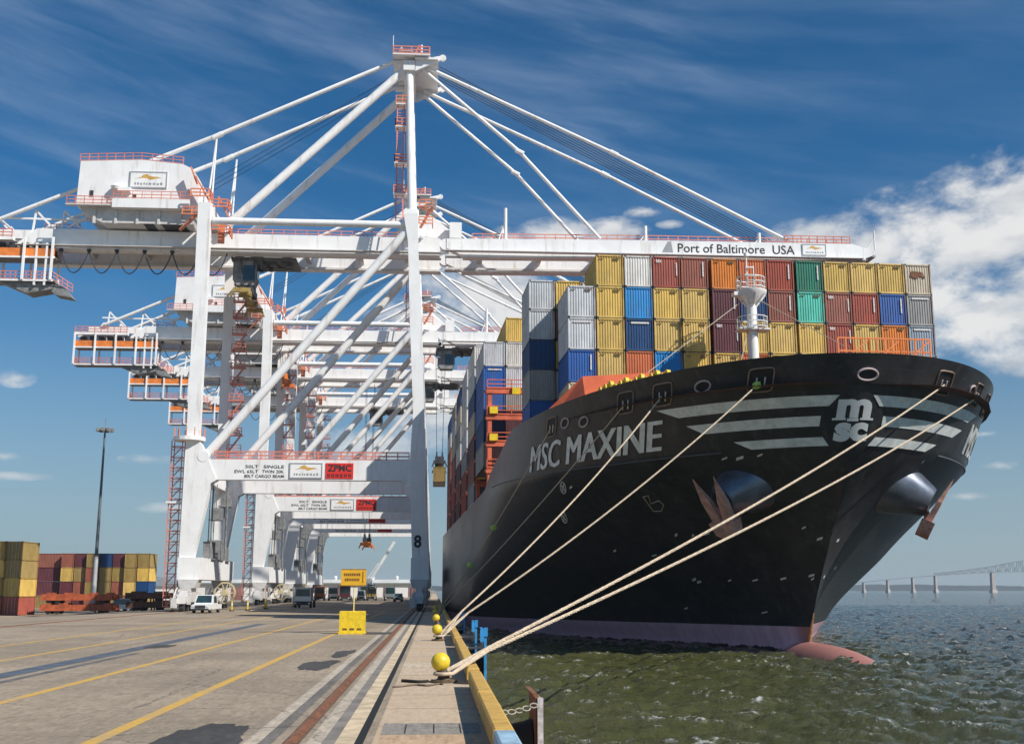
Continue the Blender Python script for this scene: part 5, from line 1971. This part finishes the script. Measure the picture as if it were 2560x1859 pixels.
t = thing('mobile_crane', 'white slanting boom of a mobile crane beyond the last quay crane', 'crane', (-19.5, 345, 0))
MB().box(-2.4, 1.6, -2, 5, 1.0, 3.6).obj('carrier', CG, t)
MB().prism([(-1.5, 3.62), (1.2, 3.62), (.8, 6.0), (-1.1, 6.2)], -1, 2.4).obj('housing', CW, t)
b = MB()
b.bar((.4, 0, 5.6), (7.4, 0, 17.0), 1.0, .8)
b.bar((-.6, 0, 5.8), (2.6, 0, 10.6), .3, .3)
b.obj('boom', CW, t)
for y in (-1.4, 1.2, 3.8):
    for x in (-2.2, 1.3):
        MB().lathe([(.2, -.2), (.6, -.2), (.6, .2), (.2, .2)], 14, (x, y, .6), (1, 0, 0)).obj('wheel', BLACK, t, True)

for k, (x, y) in enumerate(((-26.4, 152), (-25.0, 156), (-24.2, 168), (-25.6, 176), (-23.0, 190), (-33.6, 150))):
    t = thing('marker_post', 'yellow marker post with a white band beside the landside crane legs', 'post', (x, y, 0), 0, 'marker posts by the landside crane legs')
    MB().lathe([(.32, 0), (.32, .12), (.12, .14)], 12).obj('foot', BLACK, t)
    MB().tube([(0, 0, .1), (0, 0, 1.25)], .12, 10).obj('post', YELLOW, t, True)
    MB().tube([(0, 0, .75), (0, 0, .98)], .128, 10).obj('band', CW, t, True)

# long white shed far down the quay
t = thing('warehouse', 'long low white shed with a dark eave line far down the quay', 'warehouse', (-45, 430, 0))
MB().box(-42, 43, -8, 20, -1, 5.2).obj('wall', mat('shed_white', (.72, .70, .67), .7, var=.1, scale=.2), t)
MB().prism([(-42.8, 5.2), (43.8, 5.2), (43.8, 6.4), (-42.8, 6.4)], -8.8, 20.8).obj('roof', mat('shed_roof', (.70, .72, .72), .6, var=.1, scale=.2), t)
MB().box(-42.8, 43.8, -8.86, -8.02, 4.7, 5.19).obj('eave', mat('eave_dark', (.20, .22, .22), .6), t)
for k in range(9):
    x = -38 + k * 9.2
    MB().box(x, x + 4.2, -8.1, -8.01, -.9, 3.6).obj('door', mat('shed_door', (.26, .12, .10), .7, var=.3, scale=.2) if k % 3 else GREYM, t)
for x in (-6, 8, 22, 31):
    MB().lathe([(.5, 0), (.5, .8), (.8, .9), (.3, 1.4)], 10, (x, 2, 6.4)).obj('roof_vent', SHIPW, t)
t = thing('warehouse', 'grey-roofed hall behind the yard containers beyond the stair tower', 'warehouse', (-112, 430, -1))
MB().box(-24, 25, -8, 20, 0, 5.0).obj('wall', mat('shed_white', (.7, .7, .7)), t)
MB().prism([(-25, 5.0), (26, 5.0), (26, 5.6), (12, 8.4), (-12, 8.4), (-25, 5.6)], -8.8, 20.8).obj('roof', mat('roof_grey_blue', (.25, .30, .34), .6), t)

# ================================================================== the bridge across the river
STEELG = mat('bridge_steel', (.20, .23, .25), .7, var=.1, scale=.05)
PIERC = mat('bridge_pier', (.50, .44, .40), .8, var=.15, scale=.05)
br = thing('truss_bridge', 'long steel truss bridge on piers across the river, pale with distance', 'bridge', (800, 1800, -2))


def BB():
    return MB((800, 1800, -2))


def dz(x):
    q = (x - 640) / 330
    return 9 + 23 * (1 - (1 - min(max(q, 0), 1)) ** 1.7) if x < 1090 else 32 - (x - 1090) * .04


for x, w_ in ((652, 1.2), (693, 1.3), (733, 1.4), (775, 1.5), (813, 1.7), (909, 3.0), (1120, 3.0), (1216, 2.4), (1260, 2.1)):
    b = BB()
    zt = dz(x) - 1.0
    b.frustum([(-2, x - w_ * 1.5, x + w_ * 1.5, 1795, 1807), (2.5, x - w_ * 1.3, x + w_ * 1.3, 1796, 1806), (2.6, x - w_, x + w_, 1797, 1805), (zt, x - w_ * .7, x + w_ * .7, 1797.5, 1804.5)])
    b.obj('pier', PIERC, br)
b = BB()
xs = np.linspace(560, 1330, 78)
for xa, xb in zip(xs[:-1], xs[1:]):
    za, zb = dz(xa), dz(xb)
    for yy in (1797, 1804.4):
        b.add([(xa, yy, za - .8), (xb, yy, zb - .8), (xb, yy, zb), (xa, yy, za), (xa, yy + .6, za - .8), (xb, yy + .6, zb - .8), (xb, yy + .6, zb), (xa, yy + .6, za)], [(0, 1, 2, 3), (7, 6, 5, 4), (3, 2, 6, 7), (0, 4, 5, 1)])
    b.add([(xa, 1797.6, za - .3), (xb, 1797.6, zb - .3), (xb, 1804.4, zb - .3), (xa, 1804.4, za - .3)], [(0, 1, 2, 3)])
b.obj('deck', STEELG, br)


def topz(x):
    if x < 909:
        return dz(x) + 3 + 6 * ((x - 813) / 96) ** 1.6
    if x < 1120:
        return dz(x) + 9 + 11 * math.sin(math.pi * (x - 909) / 211)
    return dz(x) + 3 + 6 * ((1216 - x) / 96) ** 1.6


b = BB()
xs = np.linspace(813, 1216, 57)
for yy in (1797, 1805):
    for i, (xa, xb) in enumerate(zip(xs[:-1], xs[1:])):
        b.bar((xa, yy, topz(xa)), (xb, yy, topz(xb)), .9)
        b.bar((xa, yy, dz(xa)), (xa, yy, topz(xa)), .45)
        if i % 2:
            b.bar((xa, yy, dz(xa)), (xb, yy, topz(xb)), .5)
        else:
            b.bar((xa, yy, topz(xa)), (xb, yy, dz(xb)), .5)
b.obj('truss', STEELG, br)

# ================================================================== the air between here and the far shore
hm = bpy.data.materials.new('river_haze')
hm.use_nodes = True
ht = NT(hm.node_tree)
pv = ht.new('ShaderNodeVolumePrincipled')
pv.inputs['Color'].default_value = (.80, .88, .96, 1)
pv.inputs['Density'].default_value = .00010
pv.inputs['Anisotropy'].default_value = .2
ht.t.links.new(pv.outputs[0], ht.new('ShaderNodeOutputMaterial').inputs['Volume'])
hz = MB().box(-3050, 9200, -70, 9100, -7.2, 92).obj('haze', hm)
tag(hz, kind='stuff')
